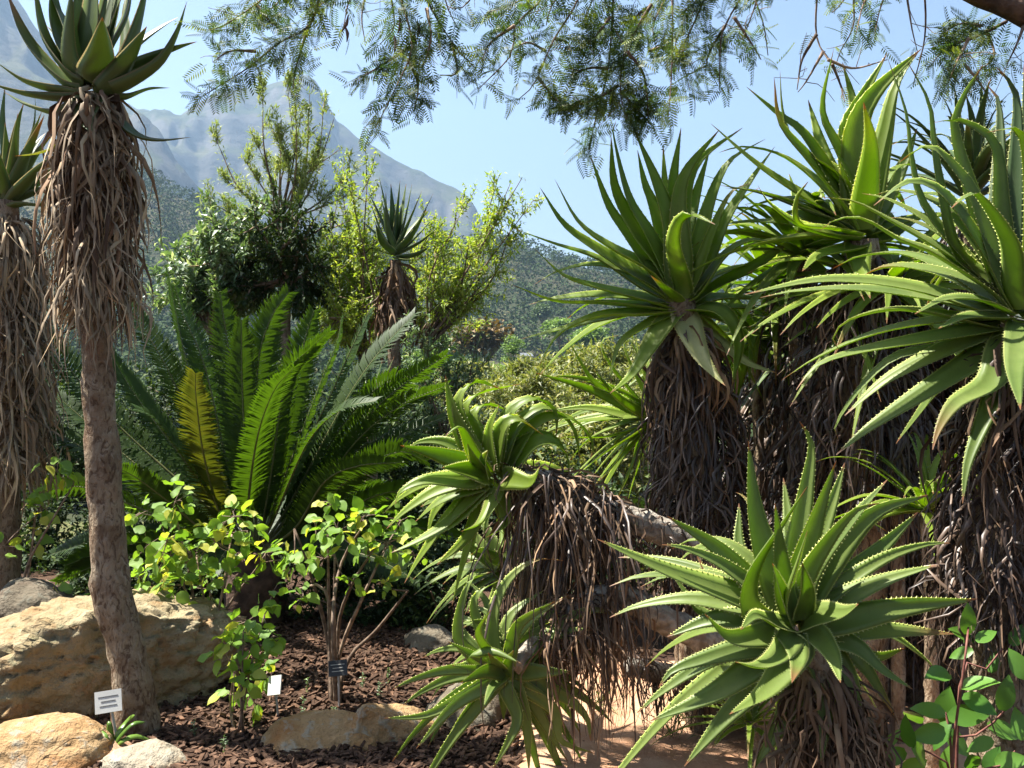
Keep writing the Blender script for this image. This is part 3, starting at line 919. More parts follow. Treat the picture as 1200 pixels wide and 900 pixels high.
# --- central aloe
dc = 4.5
tr = [G(832, 760, dc) - [0, 0, .1], P(828, 640, dc), P(818, 520, dc), P(806, 430, dc), P(797, 351, dc)]
leavesC = [([(757, 330), (700, 293), (660, 263), (633, 220)], .15, {'w': 1.2}), ([(765, 318), (715, 290), (677, 260), (650, 210)], -.2, {'w': 1.2}), ([(750, 335), (700, 303), (650, 286), (600, 267)], .5),
           ([(760, 352), (700, 337), (660, 323), (625, 290)], -.1), ([(760, 360), (700, 355), (650, 353), (598, 333)], .1), ([(750, 368), (700, 371), (655, 392), (630, 432)], -.3, {'w': 1.15}), ([(750, 366), (690, 378), (608, 398)], .3, {'w': .9}),
           ([(765, 318), (735, 275), (712, 240), (692, 183)], .5), ([(775, 310), (745, 270), (720, 220), (716, 160)], .15, {'w': 1.1}), ([(780, 315), (760, 275), (735, 230), (718, 155), (722, 140)], -.15),
           ([(790, 310), (785, 260), (768, 210), (743, 152)], .1), ([(780, 290), (765, 240), (755, 215), (747, 176)], .5), ([(787, 290), (780, 230), (777, 170)], .8, {'w': .8}), ([(792, 290), (788, 220), (798, 150)], .6),
           ([(798, 300), (795, 240), (805, 200), (843, 152)], -.1), ([(800, 310), (802, 240), (818, 190), (870, 150)], .3, {'w': .8}), ([(800, 340), (788, 290), (795, 258), (812, 252), (838, 263)], -.75, {'w': .9}),
           ([(815, 310), (832, 240), (855, 190), (897, 163)], 0), ([(825, 320), (850, 260), (878, 215), (908, 172)], .3), ([(818, 320), (840, 260), (858, 225), (880, 215)], -.3, {'w': .9}), ([(820, 342), (850, 300), (880, 282), (910, 290), (930, 306)], -.4),
           ([(785, 345), (772, 332), (763, 323)], -.95, {'w': .75, 'L': .5}), ([(808, 390), (822, 420), (838, 440), (850, 452)], -.5, {'m': 'aloe_pale', 'w': 1.2}), ([(820, 388), (855, 412), (880, 428), (910, 437)], -.2, {'m': 'aloe_pale', 'w': 1.1}),
           ([(825, 362), (848, 368), (864, 400), (858, 452)], -.5), ([(765, 378), (730, 400), (718, 430), (716, 450)], -.3, {'w': .8}), ([(780, 380), (760, 410), (740, 440), (715, 461)], -.6), ([(775, 380), (755, 400), (748, 440)], .3, {'w': .8}),
           ([(840, 350), (890, 350), (930, 345)], .2), ([(835, 362), (885, 362), (918, 380)], .2), ([(835, 335), (880, 315), (915, 290), (940, 270)], .5), ([(790, 330), (805, 270), (820, 215), (832, 175)], .6),
           ([(812, 330), (830, 280), (862, 240), (890, 220)], .6), ([(838, 372), (872, 392), (888, 430)], .1, {'w': .8})]
aloe("upright_aloe", "big upright green aloe with wide spreading rosette on a shaggy brown column", (797, 357), dc, tr[0], .80, .122, leavesC, axis=(-.1, -.45, 1), fill=9, pol=(20, 95), stem=tr, stem_r=(.10, .10, .09, .08, .06),
     sk=[dict(path=[P(800, 385, dc), P(818, 500, dc), P(830, 640, dc), P(832, 720, dc)], radius=(.07, .15, .17, .14), count=1300, L=(.14, .34), w=(.007, .020), flare=.5, mat='dry_red', rng_t=(0, .93), back=.1),
         dict(path=[P(800, 378, dc), P(806, 430, dc)], radius=(.06, .10), count=120, L=(.25, .45), w=(.014, .030), flare=.6, mat='dry', single=14, name="brown_leaf_skirt")])

# --- right-hand aloe at the frame edge
dr = 3.1
tr = [G(1175, 800, dr) * [1, 1, 1] - [0, 0, .05], P(1168, 700, dr), P(1178, 550, dr), P(1190, 440, dr), P(1192, 380, dr)]
leavesR = [([(1150, 352), (1110, 350), (1072, 368)], -.6, {'w': .7, 'L': .6}), ([(1160, 367), (1067, 337), (967, 328), (873, 345)], -.05), ([(1153, 380), (1060, 363), (1000, 373), (977, 393), (983, 410)], .1),
           ([(1117, 393), (1017, 410), (960, 427), (933, 457)], -.2), ([(1160, 390), (1083, 423), (1033, 450), (990, 487)], .1, {'w': 1.1}), ([(1153, 417), (1073, 467), (1017, 503), (980, 533)], -.15, {'w': 1.15}),
           ([(1120, 405), (1053, 417), (1013, 450), (980, 497), (983, 517)], .4, {'w': .6}), ([(1177, 410), (1160, 450), (1120, 473), (1100, 503), (1093, 527)], -.5, {'m': 'aloe_grey', 'w': 1.2}), ([(1182, 425), (1158, 483), (1135, 540), (1128, 590)], -.35, {'w': .95}),
           ([(1160, 340), (1093, 297), (1053, 281), (1013, 257), (981, 257), (960, 271)], -.1), ([(1165, 335), (1109, 297), (1040, 257), (1000, 236), (960, 231)], .25), ([(1175, 340), (1120, 297), (1101, 220), (1093, 167), (1088, 121), (1063, 72)], .1, {'w': .8}),
           ([(1165, 340), (1085, 247), (1067, 185), (1061, 132), (1040, 68)], .3, {'w': .8}), ([(1175, 330), (1141, 233), (1120, 199), (1088, 171), (1053, 191)], -.1), ([(1172, 335), (1152, 295), (1109, 231), (1067, 213), (1024, 241)], -.3),
           ([(1180, 320), (1173, 247), (1168, 175), (1147, 151), (1120, 140), (1088, 145)], .1, {'w': .8}), ([(1185, 340), (1181, 287), (1147, 231), (1131, 231), (1115, 244)], -.6), ([(1192, 330), (1189, 247), (1192, 167), (1190, 108), (1168, 79)], .2, {'m': 'aloe_dark'}),
           ([(1182, 330), (1171, 247), (1171, 127), (1157, 100)], .5, {'m': 'aloe_dark'}), ([(1198, 330), (1205, 200), (1200, 75)], .3, {'m': 'aloe_dark'}), ([(1170, 330), (1120, 167), (1125, 121), (1152, 76)], .6), ([(1215, 300), (1200, 161), (1157, 155)], -.3),
           ([(1200, 380), (1190, 430), (1196, 480)], -.7, {'w': 1.1}), ([(1230, 360), (1290, 340), (1340, 360)], 0), ([(1225, 330), (1280, 270), (1330, 210)], .2), ([(1220, 400), (1270, 460), (1300, 530)], -.1), ([(1215, 330), (1250, 220), (1260, 120)], 0),
           ([(1165, 372), (1130, 372), (1100, 385)], -.5, {'w': .8, 'L': .6}), ([(1170, 400), (1110, 445), (1065, 500), (1050, 520)], .6), ([(1160, 350), (1100, 320), (1040, 312), (1000, 330)], .5)]
aloe("right_edge_aloe", "large grey green aloe arching over a russet skirt next to the glossy shrub", (1190, 372), dr, tr[0], .82, .098, leavesR, axis=(-.15, -.5, .9), mat='aloe_grey', fill=16, pol=(20, 90), stem=tr, stem_r=(.09, .09, .08, .07, .06), teeth=34,
     sk=[dict(path=[P(1190, 400, dr), P(1178, 520, dr), P(1160, 640, dr), P(1168, 760, dr)], radius=(.06, .11, .13, .12), count=1300, L=(.1, .28), w=(.005, .016), flare=.5, mat='dry_red', rng_t=(0, .95), back=.1),
         dict(path=[P(1188, 395, dr), P(1178, 500, dr)], radius=(.06, .10), count=140, L=(.2, .4), w=(.008, .02), flare=.6, mat='dry', single=12, name="brown_leaf_skirt")])

# --- tall aloe behind, against the sky
db = 4.3
tr = [G(1010, 700, 4.4), P(1012, 500, 4.4), P(1010, 280, db)]
leavesB = [([(987, 233), (943, 160), (910, 133), (875, 102)], .1), ([(990, 240), (947, 187), (913, 143), (907, 90)], -.2, {'w': 1.25}), ([(987, 207), (933, 173), (917, 133), (914, 82)], .2), ([(1007, 227), (980, 173), (962, 127), (977, 57)], -.1, {'w': 1.15}),
           ([(1003, 207), (1004, 150), (1027, 107), (1080, 57)], -.1, {'w': 1.35}), ([(998, 207), (993, 153), (1013, 110), (1040, 62)], .3, {'w': 1.1}), ([(1025, 217), (1038, 153), (1050, 100), (1077, 60)], .4, {'w': 1.1}), ([(990, 262), (947, 247), (893, 227), (843, 217)], .1, {'m': 'aloe_dark'}),
           ([(985, 255), (933, 225), (883, 190), (833, 145)], .3), ([(1000, 280), (943, 267), (903, 240), (888, 217)], -.5, {'w': 1.3}), ([(990, 240), (967, 187), (947, 117)], .6), ([(1008, 200), (1000, 123), (987, 73)], .7), ([(975, 268), (935, 262), (933, 233), (947, 213)], -.7, {'w': .7}),
           ([(1000, 292), (960, 300), (940, 318)], -.5), ([(1030, 250), (1060, 190), (1075, 150)], .5), ([(1015, 230), (1020, 170), (1012, 120)], -.5, {'w': 1.1}), ([(980, 270), (930, 250), (905, 260)], .3), ([(1040, 280), (1080, 255), (1110, 262)], .2), ([(1005, 290), (1010, 320), (1020, 350)], -.5)]
aloe("tall_aloe", "tall bright aloe rising against the sky between the upright and the arching aloe", (1010, 278), db, tr[0], .88, .125, leavesB, axis=(-.1, -.4, 1), fill=16, pol=(15, 80), stem=tr, stem_r=(.11, .10, .07),
     sk=[dict(path=[P(1008, 300, db), P(1010, 420, db + .05), P(1010, 600, db + .1)], radius=(.07, .18, .19), count=900, L=(.2, .42), w=(.008, .022), flare=.55, mat='dry_red', rng_t=(0, .95), back=.1)])

# --- darker aloes in the second row
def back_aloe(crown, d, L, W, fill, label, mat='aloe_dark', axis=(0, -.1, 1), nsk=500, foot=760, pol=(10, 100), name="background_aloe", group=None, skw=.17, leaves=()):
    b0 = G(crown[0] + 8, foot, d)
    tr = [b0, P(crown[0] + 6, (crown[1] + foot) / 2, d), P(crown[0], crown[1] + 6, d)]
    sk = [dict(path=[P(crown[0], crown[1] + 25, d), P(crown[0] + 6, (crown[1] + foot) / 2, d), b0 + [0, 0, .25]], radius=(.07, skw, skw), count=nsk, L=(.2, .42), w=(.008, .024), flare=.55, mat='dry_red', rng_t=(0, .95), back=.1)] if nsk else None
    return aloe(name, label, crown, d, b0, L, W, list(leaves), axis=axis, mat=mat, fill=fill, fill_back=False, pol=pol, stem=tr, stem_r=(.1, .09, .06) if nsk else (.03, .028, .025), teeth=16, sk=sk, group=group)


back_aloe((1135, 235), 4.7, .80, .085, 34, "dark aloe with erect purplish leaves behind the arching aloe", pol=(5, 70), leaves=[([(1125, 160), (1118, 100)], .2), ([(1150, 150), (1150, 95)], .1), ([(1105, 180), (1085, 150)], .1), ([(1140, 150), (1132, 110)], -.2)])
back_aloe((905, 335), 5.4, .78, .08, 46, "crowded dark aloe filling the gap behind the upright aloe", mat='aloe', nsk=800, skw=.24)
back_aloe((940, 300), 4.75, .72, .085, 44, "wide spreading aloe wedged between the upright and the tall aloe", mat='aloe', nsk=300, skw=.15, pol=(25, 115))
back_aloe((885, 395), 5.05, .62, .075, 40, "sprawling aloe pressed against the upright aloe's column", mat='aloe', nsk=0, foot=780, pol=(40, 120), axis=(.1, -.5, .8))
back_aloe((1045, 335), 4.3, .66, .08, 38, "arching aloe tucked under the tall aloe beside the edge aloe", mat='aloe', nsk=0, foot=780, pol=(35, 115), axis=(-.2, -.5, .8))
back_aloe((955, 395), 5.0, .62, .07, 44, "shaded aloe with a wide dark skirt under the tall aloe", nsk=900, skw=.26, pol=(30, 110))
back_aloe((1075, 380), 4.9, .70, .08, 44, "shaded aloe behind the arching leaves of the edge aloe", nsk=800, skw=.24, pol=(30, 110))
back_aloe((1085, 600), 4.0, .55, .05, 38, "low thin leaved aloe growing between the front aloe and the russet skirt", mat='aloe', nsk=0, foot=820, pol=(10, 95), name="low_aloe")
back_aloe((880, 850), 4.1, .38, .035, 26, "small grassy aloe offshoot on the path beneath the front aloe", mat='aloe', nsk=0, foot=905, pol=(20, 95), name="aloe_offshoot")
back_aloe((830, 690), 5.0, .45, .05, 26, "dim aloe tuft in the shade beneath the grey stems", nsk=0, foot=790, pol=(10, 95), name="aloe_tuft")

# --- aloe leaning left behind the upright one
dv = 5.0
leavesV = [([(745, 470), (700, 450), (664, 395)], .1), ([(740, 478), (690, 455), (628, 437)], -.1), ([(745, 462), (715, 425), (705, 400), (725, 393)], -.2), ([(755, 455), (735, 415), (730, 395)], .1), ([(750, 490), (700, 492), (650, 497), (640, 492)], .1),
           ([(750, 500), (710, 512), (655, 512)], -.1), ([(750, 505), (710, 530), (675, 558)], -.2, {'w': 1.2}), ([(755, 515), (735, 560), (715, 600)], .1), ([(760, 515), (745, 555), (735, 590)], -.3), ([(740, 488), (690, 478), (640, 482)], .4), ([(745, 505), (720, 545), (690, 575)], .2),
           ([(750, 480), (722, 462), (695, 432)], -.5), ([(735, 495), (690, 515), (668, 540)], .4), ([(760, 460), (750, 425), (745, 390)], .3)]
aloe("leaning_aloe", "aloe leaning out of the upright aloe's brown column towards the valley", (770, 488), dv, G(812, 760, dv), .62, .07, leavesV, axis=(-.9, -.1, .35), fill=14, pol=(20, 100), stem=[G(812, 760, dv), P(806, 600, dv), P(770, 492, dv)],
     stem_r=(.09, .08, .05), mat='aloe', teeth=20)

# --- drooping aloe on a reclining stem
dm = 4.05
st = [P(590, 562, dm), P(640, 568, dm), P(700, 595, dm + .03), P(770, 620, dm + .06), P(840, 655, dm + .1), P(905, 715, dm + .15), G(960, 800, dm + .25)]
leavesM = [([(557, 533), (533, 487), (522, 440)], .1, {'w': 1.1}), ([(557, 530), (540, 500), (522, 510)], -.5), ([(560, 535), (543, 497), (538, 468), (558, 447), (587, 456)], .15), ([(572, 530), (554, 490), (570, 474), (597, 482)], .3), ([(580, 536), (589, 500), (608, 492), (637, 510)], -.3, {'w': 1.1}),
           ([(584, 536), (597, 485), (627, 467), (650, 482), (652, 512)], .1), ([(594, 545), (617, 507), (640, 490), (672, 492), (694, 518), (692, 538)], .2), ([(594, 553), (620, 521), (645, 516), (663, 533), (667, 557)], -.2, {'w': 1.35}), ([(600, 562), (623, 565), (633, 547)], -.6, {'w': 1.1}),
           ([(550, 545), (510, 531), (469, 522)], -.1, {'w': 1.1}), ([(550, 564), (500, 563), (470, 576), (463, 592)], -.3), ([(557, 570), (517, 587), (487, 611)], .1), ([(560, 580), (533, 610), (493, 633), (458, 648)], -.15, {'w': 1.15}), ([(567, 587), (550, 627), (512, 662)], .1),
           ([(545, 552), (518, 548)], -.8, {'w': 1.2, 'L': .6}), ([(580, 587), (563, 613), (540, 623)], -.5), ([(552, 572), (525, 578), (493, 594)], .4, {'m': 'aloe_grey'}), ([(590, 590), (592, 615), (570, 630)], -.2), ([(590, 535), (605, 500), (640, 478), (670, 500), (680, 540)], .5),
           ([(570, 535), (556, 500), (545, 480), (560, 462), (610, 450)], .6, {'w': .8}), ([(566, 548), (556, 535), (548, 520)], -.9, {'L': .5, 'w': .9}), ([(572, 552), (568, 540), (572, 528)], -.9, {'L': .45, 'w': .9}), ([(575, 530), (575, 500), (585, 475)], -.2), ([(545, 560), (510, 600), (500, 640)], .5)]
aloe("drooping_aloe", "bright aloe with curled leaves at the end of a reclining shaggy stem", (577, 560), dm, st[-1], .50, .102, leavesM, axis=(-.55, -.75, .4), fill=12, droop=(.2, .55), pol=(20, 90), stem=st, stem_r=(.045, .06, .06, .062, .065, .07, .075), stem_mat='stem_grey', teeth=24,
     sk=[dict(path=[P(598, 562, dm), P(640, 568, dm), P(690, 590, dm), P(718, 600, dm)], radius=(.05, .075, .07, .06), count=330, L=(.22, .66), w=(.006, .018), flare=.26, mat='dry', rng_t=(0, 1), back=.05),
         dict(path=[P(610, 562, dm), P(650, 572, dm), P(700, 594, dm), P(735, 606, dm)], radius=(.05, .07, .06, .05), count=260, L=(.45, .95), w=(.006, .014), flare=.22, mat='dry_red', back=.0, name="long_dead_leaves"),
         dict(path=[P(740, 610, dm), P(800, 634, dm), P(850, 660, dm)], radius=(.055, .055, .055), count=110, L=(.06, .2), w=(.006, .013), flare=.4, mat='dry_red', name="short_dead_leaves")])

# --- low drooping rosette on the second reclining stem
dw = 3.85
st = [P(600, 782, dw), P(650, 735, dw + .06), P(715, 698, dw + .12), P(780, 728, dw + .2), P(850, 770, dw + .3), G(930, 815, dw + .45)]
leavesW = [([(580, 760), (580, 712), (600, 675), (630, 656), (660, 657)], -.3), ([(593, 760), (623, 725), (667, 697)], -.2, {'w': 1.2}), ([(610, 765), (637, 725), (683, 713)], .2), ([(622, 768), (643, 744), (677, 750), (703, 787)], -.1), ([(620, 750), (650, 735), (683, 717), (710, 717), (728, 733)], .3),
           ([(635, 787), (668, 787)], -.5, {'w': 1.2, 'L': .6}), ([(580, 787), (553, 768), (577, 763), (610, 777)], -.6, {'w': 1.1}), ([(577, 780), (545, 758), (537, 733), (550, 683), (577, 670)], .1), ([(567, 787), (540, 800)], -.7, {'w': 1.1}), ([(577, 797), (543, 817), (500, 838), (450, 842)], -.1),
           ([(580, 800), (533, 827), (488, 877)], -.4), ([(593, 805), (607, 840), (597, 867), (577, 902)], -.3), ([(610, 802), (650, 832), (657, 867), (697, 883)], -.2), ([(623, 797), (663, 817), (687, 840), (692, 868)], 0, {'w': 1.1}), ([(606, 807), (617, 847), (620, 905)], -.1), ([(618, 808), (640, 850), (665, 892)], .2),
           ([(585, 765), (563, 735), (557, 700), (590, 677)], .2), ([(573, 777), (545, 762), (525, 752)], -.3, {'w': .7}), ([(565, 785), (530, 780)], -.5, {'w': .7}), ([(577, 807), (567, 830)], -.6, {'w': .8}), ([(592, 812), (590, 845)], .4), ([(590, 755), (600, 720), (640, 690)], .3), ([(570, 770), (540, 735), (545, 700)], .4, {'w': .8}),
           ([(600, 760), (610, 730), (650, 705)], -.5), ([(575, 765), (560, 740), (575, 715)], -.6, {'w': .8}), ([(615, 775), (650, 765), (690, 770)], .4), ([(580, 745), (570, 705), (548, 680)], .5), ([(595, 790), (598, 775), (602, 762)], -.9, {'L': .5}), ([(588, 785), (578, 772), (572, 765)], -.9, {'L': .5})]
aloe("low_drooping_aloe", "low aloe rosette hanging over the border stones beneath the drooping aloe", (597, 786), dw, st[-1], .48, .068, leavesW, axis=(-.3, -.9, .25), mat='aloe_grey', fill=26, droop=(.25, .7), pol=(20, 95), stem=st, stem_r=(.04, .05, .055, .06, .065, .07), stem_mat='stem_grey', teeth=24, tooth=.006,
     sk=[dict(path=[P(610, 770, dw), P(650, 735, dw + .05), P(720, 700, dw + .12), P(790, 735, dw + .2), P(860, 772, dw + .3)], radius=(.05, .065, .06, .055, .05), count=170, L=(.08, .24), w=(.005, .012), flare=.3, mat='dry_red', rng_t=(.1, .55), back=0),
         dict(path=[P(640, 740, dw + .05), P(700, 703, dw + .1), P(740, 712, dw + .14)], radius=(.05, .06, .05), count=200, L=(.25, .5), w=(.006, .015), flare=.4, mat='dry', back=0, name="long_dead_leaves")])

# --- pale rosette between the two
leavesP = [([(585, 650), (570, 620), (575, 600)], .2), ([(575, 660), (545, 640), (530, 655)], -.2), ([(600, 645), (610, 615), (620, 600)], .2), ([(590, 665), (560, 690), (545, 720)], -.2), ([(580, 655), (555, 625), (548, 605)], .3), ([(610, 655), (640, 650), (650, 680)], -.1),
           ([(595, 650), (592, 625), (585, 605)], -.4, {'w': 1.2}), ([(580, 665), (555, 665), (530, 690), (513, 715)], .1), ([(600, 672), (590, 700), (575, 720)], -.4), ([(585, 658), (565, 645), (552, 650)], -.7)]
aloe("pale_aloe", "pale green aloe rosette squeezed between the two drooping aloes", (592, 662), 4.45, G(640, 780, 4.6), .42, .062, leavesP, axis=(-.6, -.5, .6), mat='aloe_grey', fill=14, pol=(15, 95), stem=[G(640, 780, 4.6), P(620, 700, 4.5), P(592, 664, 4.45)], stem_r=(.05, .05, .04), teeth=18)

# --- third, shaded reclining stem
b0 = G(905, 830, 4.5)
root = thing("fallen_stem", b0, "shaded bare aloe stem lying under the grey reclining stem", "aloe stem")
b = Bag(); tube(b, [P(735, 780, 4.35), P(780, 790, 4.4), P(840, 802, 4.45), b0], [.04, .05, .055, .06], 12, n=24, noise=.06); b.build("stem", [M['stem_grey']], root)
skirt(root, [P(735, 780, 4.35), P(840, 802, 4.45)], (.05, .05), 160, L=(.08, .25), w=(.006, .014), mat='dry_red')

# --- front aloe, sunlit
da = 2.85
tr = [G(985, 1000, da) - [0, 0, .05], P(984, 920, da), P(970, 830, da), P(945, 745, da)]
leavesA = [([(890, 695), (840, 642), (782, 605)], .1, {'w': 1.1}), ([(870, 702), (780, 668), (700, 632)], -.15, {'w': 1.15}), ([(905, 680), (884, 600), (877, 517)], .15, {'w': 1.25}), ([(930, 670), (946, 570), (951, 520), (937, 494)], .2, {'w': 1.1}), ([(918, 690), (912, 640), (908, 590)], -.3),
           ([(945, 670), (975, 590), (990, 542)], .3, {'w': 1.1}), ([(938, 670), (962, 590), (980, 540)], -.1, {'w': 1.1}), ([(958, 680), (1020, 605), (1088, 580)], -.15, {'w': 1.25}), ([(970, 700), (1030, 645), (1076, 600)], .25, {'w': 1.2}), ([(952, 670), (998, 610), (1040, 562)], -.35),
           ([(978, 708), (1040, 680), (1097, 662)], -.1, {'w': 1.1}), ([(990, 728), (1060, 712), (1145, 702)], -.1, {'w': 1.2}), ([(990, 740), (1060, 740), (1118, 743)], .15, {'w': 1.1}), ([(908, 738), (877, 712), (880, 670), (915, 615), (946, 570)], -.55), ([(922, 700), (935, 655), (946, 622)], -.7, {'w': .9}),
           ([(905, 745), (855, 748), (826, 720)], -.4, {'w': 1.1}), ([(898, 730), (838, 726), (782, 746)], .15, {'w': 1.1}), ([(898, 755), (835, 770), (790, 785), (772, 806)], -.1, {'w': 1.1}), ([(902, 768), (840, 812), (762, 845)], -.25, {'w': 1.25}), ([(912, 782), (852, 840), (802, 898)], 0, {'w': 1.25}),
           ([(930, 770), (898, 812), (855, 837)], -.55, {'w': 1.35}), ([(915, 768), (890, 782), (862, 776)], -.8, {'w': 1.0}), ([(938, 775), (920, 840), (880, 905)], .1, {'w': 1.2}), ([(964, 790), (966, 850), (962, 897)], -.3), ([(980, 775), (1000, 815), (1002, 862)], -.1, {'w': 1.1}),
           ([(998, 768), (1030, 810), (1052, 848)], .2, {'w': 1.1}), ([(1000, 758), (1032, 785), (1070, 808)], -.15), ([(965, 722), (990, 718), (1006, 708)], -.75, {'w': 1.25, 'L': .65}), ([(880, 740), (825, 720), (800, 690), (787, 672)], .3, {'w': .8}), ([(885, 715), (840, 690), (817, 652)], .4),
           ([(955, 745), (975, 770), (985, 800)], -.8, {'w': 1.0, 'L': .7}), ([(935, 700), (960, 650), (1000, 600), (1030, 590)], -.5, {'w': .8}), ([(925, 725), (915, 690), (905, 660)], -.6, {'w': .8, 'L': .7}), ([(940, 715), (945, 690), (940, 660)], -.8, {'w': .8, 'L': .6}), ([(930, 690), (925, 620), (918, 560)], .6),
           ([(900, 700), (868, 650), (866, 590)], .5, {'w': .9}), ([(970, 745), (1020, 770), (1060, 760)], .5), ([(925, 745), (935, 772), (928, 800)], -.85, {'w': 1.1, 'L': .7}), ([(905, 730), (885, 722), (868, 738)], -.85, {'L': .6, 'w': .9})]
aloe("front_aloe", "sunlit pale green aloe with toothed leaves in the foreground by the glossy shrub", (932, 733), da, tr[0], .60, .086, leavesA, axis=(-.15, -.75, .7), mat='aloe_grey', fill=24, pol=(35, 100), stem=tr, stem_r=(.09, .085, .075, .05), teeth=34, tooth=.007, channel=.38,
     sk=[dict(path=[P(955, 775, da), P(975, 850, da), P(985, 950, da)], radius=(.05, .10, .11), count=520, L=(.14, .34), w=(.006, .018), flare=.5, mat='dry', back=.1, single=10)])

# ------------------------------------------------------------------ cycad
dy_ = 6.8
cb = P(300, 655, dy_)
cyc = thing("cycad", (cb[0], cb[1], float(gz(cb[0], cb[1]))), "large dark green cycad with long feathery fronds behind the soft leaved shrub", "cycad")
b = Bag(); tube(b, [(cb[0], cb[1], -.1), (cb[0], cb[1], .2), cb + [0, 0, .05]], [.20, .22, .14], 14, n=10, noise=.08); b.build("trunk", [M['limb']], cyc)


def frond(pts, wid, mat, droop=.25, nl=74, single=False, vee=.5, roll=None):
    C = crv(np.vstack([pts]), 24)
    up = np.array([0, 0, 1.0])
    ch = C[-1] - C[0]
    side = np.cross(nrm(ch), up)
    if np.linalg.norm(side) < .25:
        side = np.array([1, 0, 0.])
    T, S, N = frames(C, nrm(side))
    N = np.where((N[:, 2:] < 0), -N, N) if abs(T[:, 2]).mean() < .9 else N
    rl = roll if roll is not None else rng.choice([-1, 1]) * rng.uniform(.5, 1.0) * min(1, abs(nrm(ch)[0]) * 1.6)
    S, N = S * math.cos(rl) + N * math.sin(rl), N * math.cos(rl) - S * math.sin(rl)
    b = Bag(); tube(b, C, [.012, .009, .005, .002], 5, n=24, cap=False); fr = b.build("frond", [M['rachis']], cyc)
    bag = Bag()
    f = np.linspace(.16, .995, nl); ii = f * 24; i0 = np.minimum(ii.astype(int), 23); fr_ = (ii - i0)[:, None]
    p = C[i0] * (1 - fr_) + C[i0 + 1] * fr_
    ln = wid * np.clip(np.minimum((f - .08) * 4.5, 1.0), .2, 1) * np.clip((1.02 - f) * 5, .3, 1) ** .6
    for sg in (-1, 1):
        fw = .25 + .55 * f ** 3
        dv = nrm(S[i0] * sg + T[i0] * fw[:, None] + N[i0] * vee + .05 * rng.standard_normal((nl, 3)))
        wv = nrm(T[i0] - (T[i0] * dv).sum(1, keepdims=True) * dv)
        hw = wid * .075
        a = p - wv * hw * .6; c = p + wv * hw * .6
        q1 = p + dv * ln[:, None] * .5 - wv * hw * 1.05; q2 = p + dv * ln[:, None] * .5 + wv * hw * 1.05
        tip = p + dv * ln[:, None] - N[i0] * ln[:, None] * droop + T[i0] * ln[:, None] * .1
        V = np.stack([a, c, q2, q1, tip], 1)
        if single:
            for k in range(nl):
                bb = Bag(); bb.add(V[k], [[0, 1, 2, 3]], [[3, 2, 4]], rng.random(), None, np.array([0, 0, .5, .5, 1]))
                o = bb.build("leaflet", [mat], cyc); o.parent = fr; 
        else:
            o = np.arange(nl) * 5
            bag.add(V.reshape(-1, 3), np.stack([o, o + 1, o + 2, o + 3], 1), np.stack([o + 3, o + 2, o + 4], 1), np.repeat(rng.random(nl) * .5 + .25, 5))
    if not single:
        me = bag.build("leaflets", [mat], cyc); me.parent = fr; me["kind"] = "stuff"


FR = [([(262, 560), (220, 430), (196, 314)], .3, .15, 0), ([(285, 560), (272, 440), (258, 344)], .25, .15, 0), ([(290, 560), (284, 460), (283, 376)], -.15, .14, 0), ([(300, 560), (302, 430), (318, 372), (338, 343)], .0, .16, 0),
      ([(320, 570), (348, 440), (358, 395), (368, 364)], .5, .15, 0), ([(262, 610), (240, 540), (230, 470), (229, 438)], -.75, .155, 1), ([(315, 570), (335, 445), (360, 412), (386, 388)], -.1, .15, 0), ([(330, 580), (384, 470), (412, 408), (434, 362)], -.2, .14, 0),
      ([(340, 590), (405, 470), (445, 412), (486, 368)], .2, .16, 0), ([(350, 600), (430, 490), (480, 445), (524, 416)], .2, .14, 0), ([(350, 610), (415, 520), (470, 475), (524, 452)], -.25, .14, 0), ([(345, 620), (380, 565), (420, 546), (470, 542)], -.5, .13, 1),
      ([(350, 620), (420, 545), (470, 510), (522, 488)], .1, .14, 0), ([(250, 600), (140, 500), (80, 430), (38, 372)], .1, .15, 0), ([(250, 620), (150, 560), (75, 512), (12, 490)], -.1, .14, 0), ([(255, 590), (185, 500), (150, 450), (130, 415)], -.3, .15, 0), ([(262, 575), (200, 440), (165, 380), (140, 340)], .4, .15, 0),
      ([(250, 630), (200, 590), (160, 560), (130, 545)], -.6, .14, 0), ([(270, 560), (240, 430), (215, 370), (205, 335)], .7, .15, 0), ([(330, 570), (375, 450), (395, 400), (400, 372)], .7, .14, 0), ([(300, 560), (310, 430), (320, 370)], .8, .15, 0), ([(345, 600), (430, 520), (490, 520), (530, 545)], .5, .14, 0),
      ([(290, 610), (300, 520), (320, 460), (345, 430)], -.6, .15, 0), ([(320, 610), (360, 520), (400, 480), (440, 470)], -.6, .14, 0), ([(270, 610), (210, 530), (180, 490), (160, 480)], -.6, .14, 0), ([(350, 640), (420, 590), (470, 575), (520, 580)], .2, .14, 0), ([(240, 630), (150, 590), (90, 570), (40, 580)], .3, .14, 0),
      ([(345, 625), (410, 560), (465, 530), (500, 540)], -.3, .14, 0), ([(240, 610), (130, 520), (85, 480), (55, 455)], .5, .14, 0), ([(340, 600), (400, 500), (450, 450), (500, 440)], .6, .14, 0)]
for k, (pp, s, wd, sing) in enumerate(FR):
    full = np.array([(300, 650)] + pp, float)
    seg = np.linalg.norm(np.diff(full, axis=0), axis=1) / F * dy_
    dd = s * math.sqrt(max(1.75 ** 2 - min(seg.sum(), 1.7) ** 2, .3 ** 2)); cum = np.concatenate([[0], np.cumsum(seg) / seg.sum()])
    pts = np.array([P(a[0], a[1], dy_ + dd * c) for a, c in zip(full, cum)])
    frond(pts, wd, M['cycad_old'] if k in (5,) else M['cycad'], single=bool(sing), vee=.35 if k != 5 else .1)
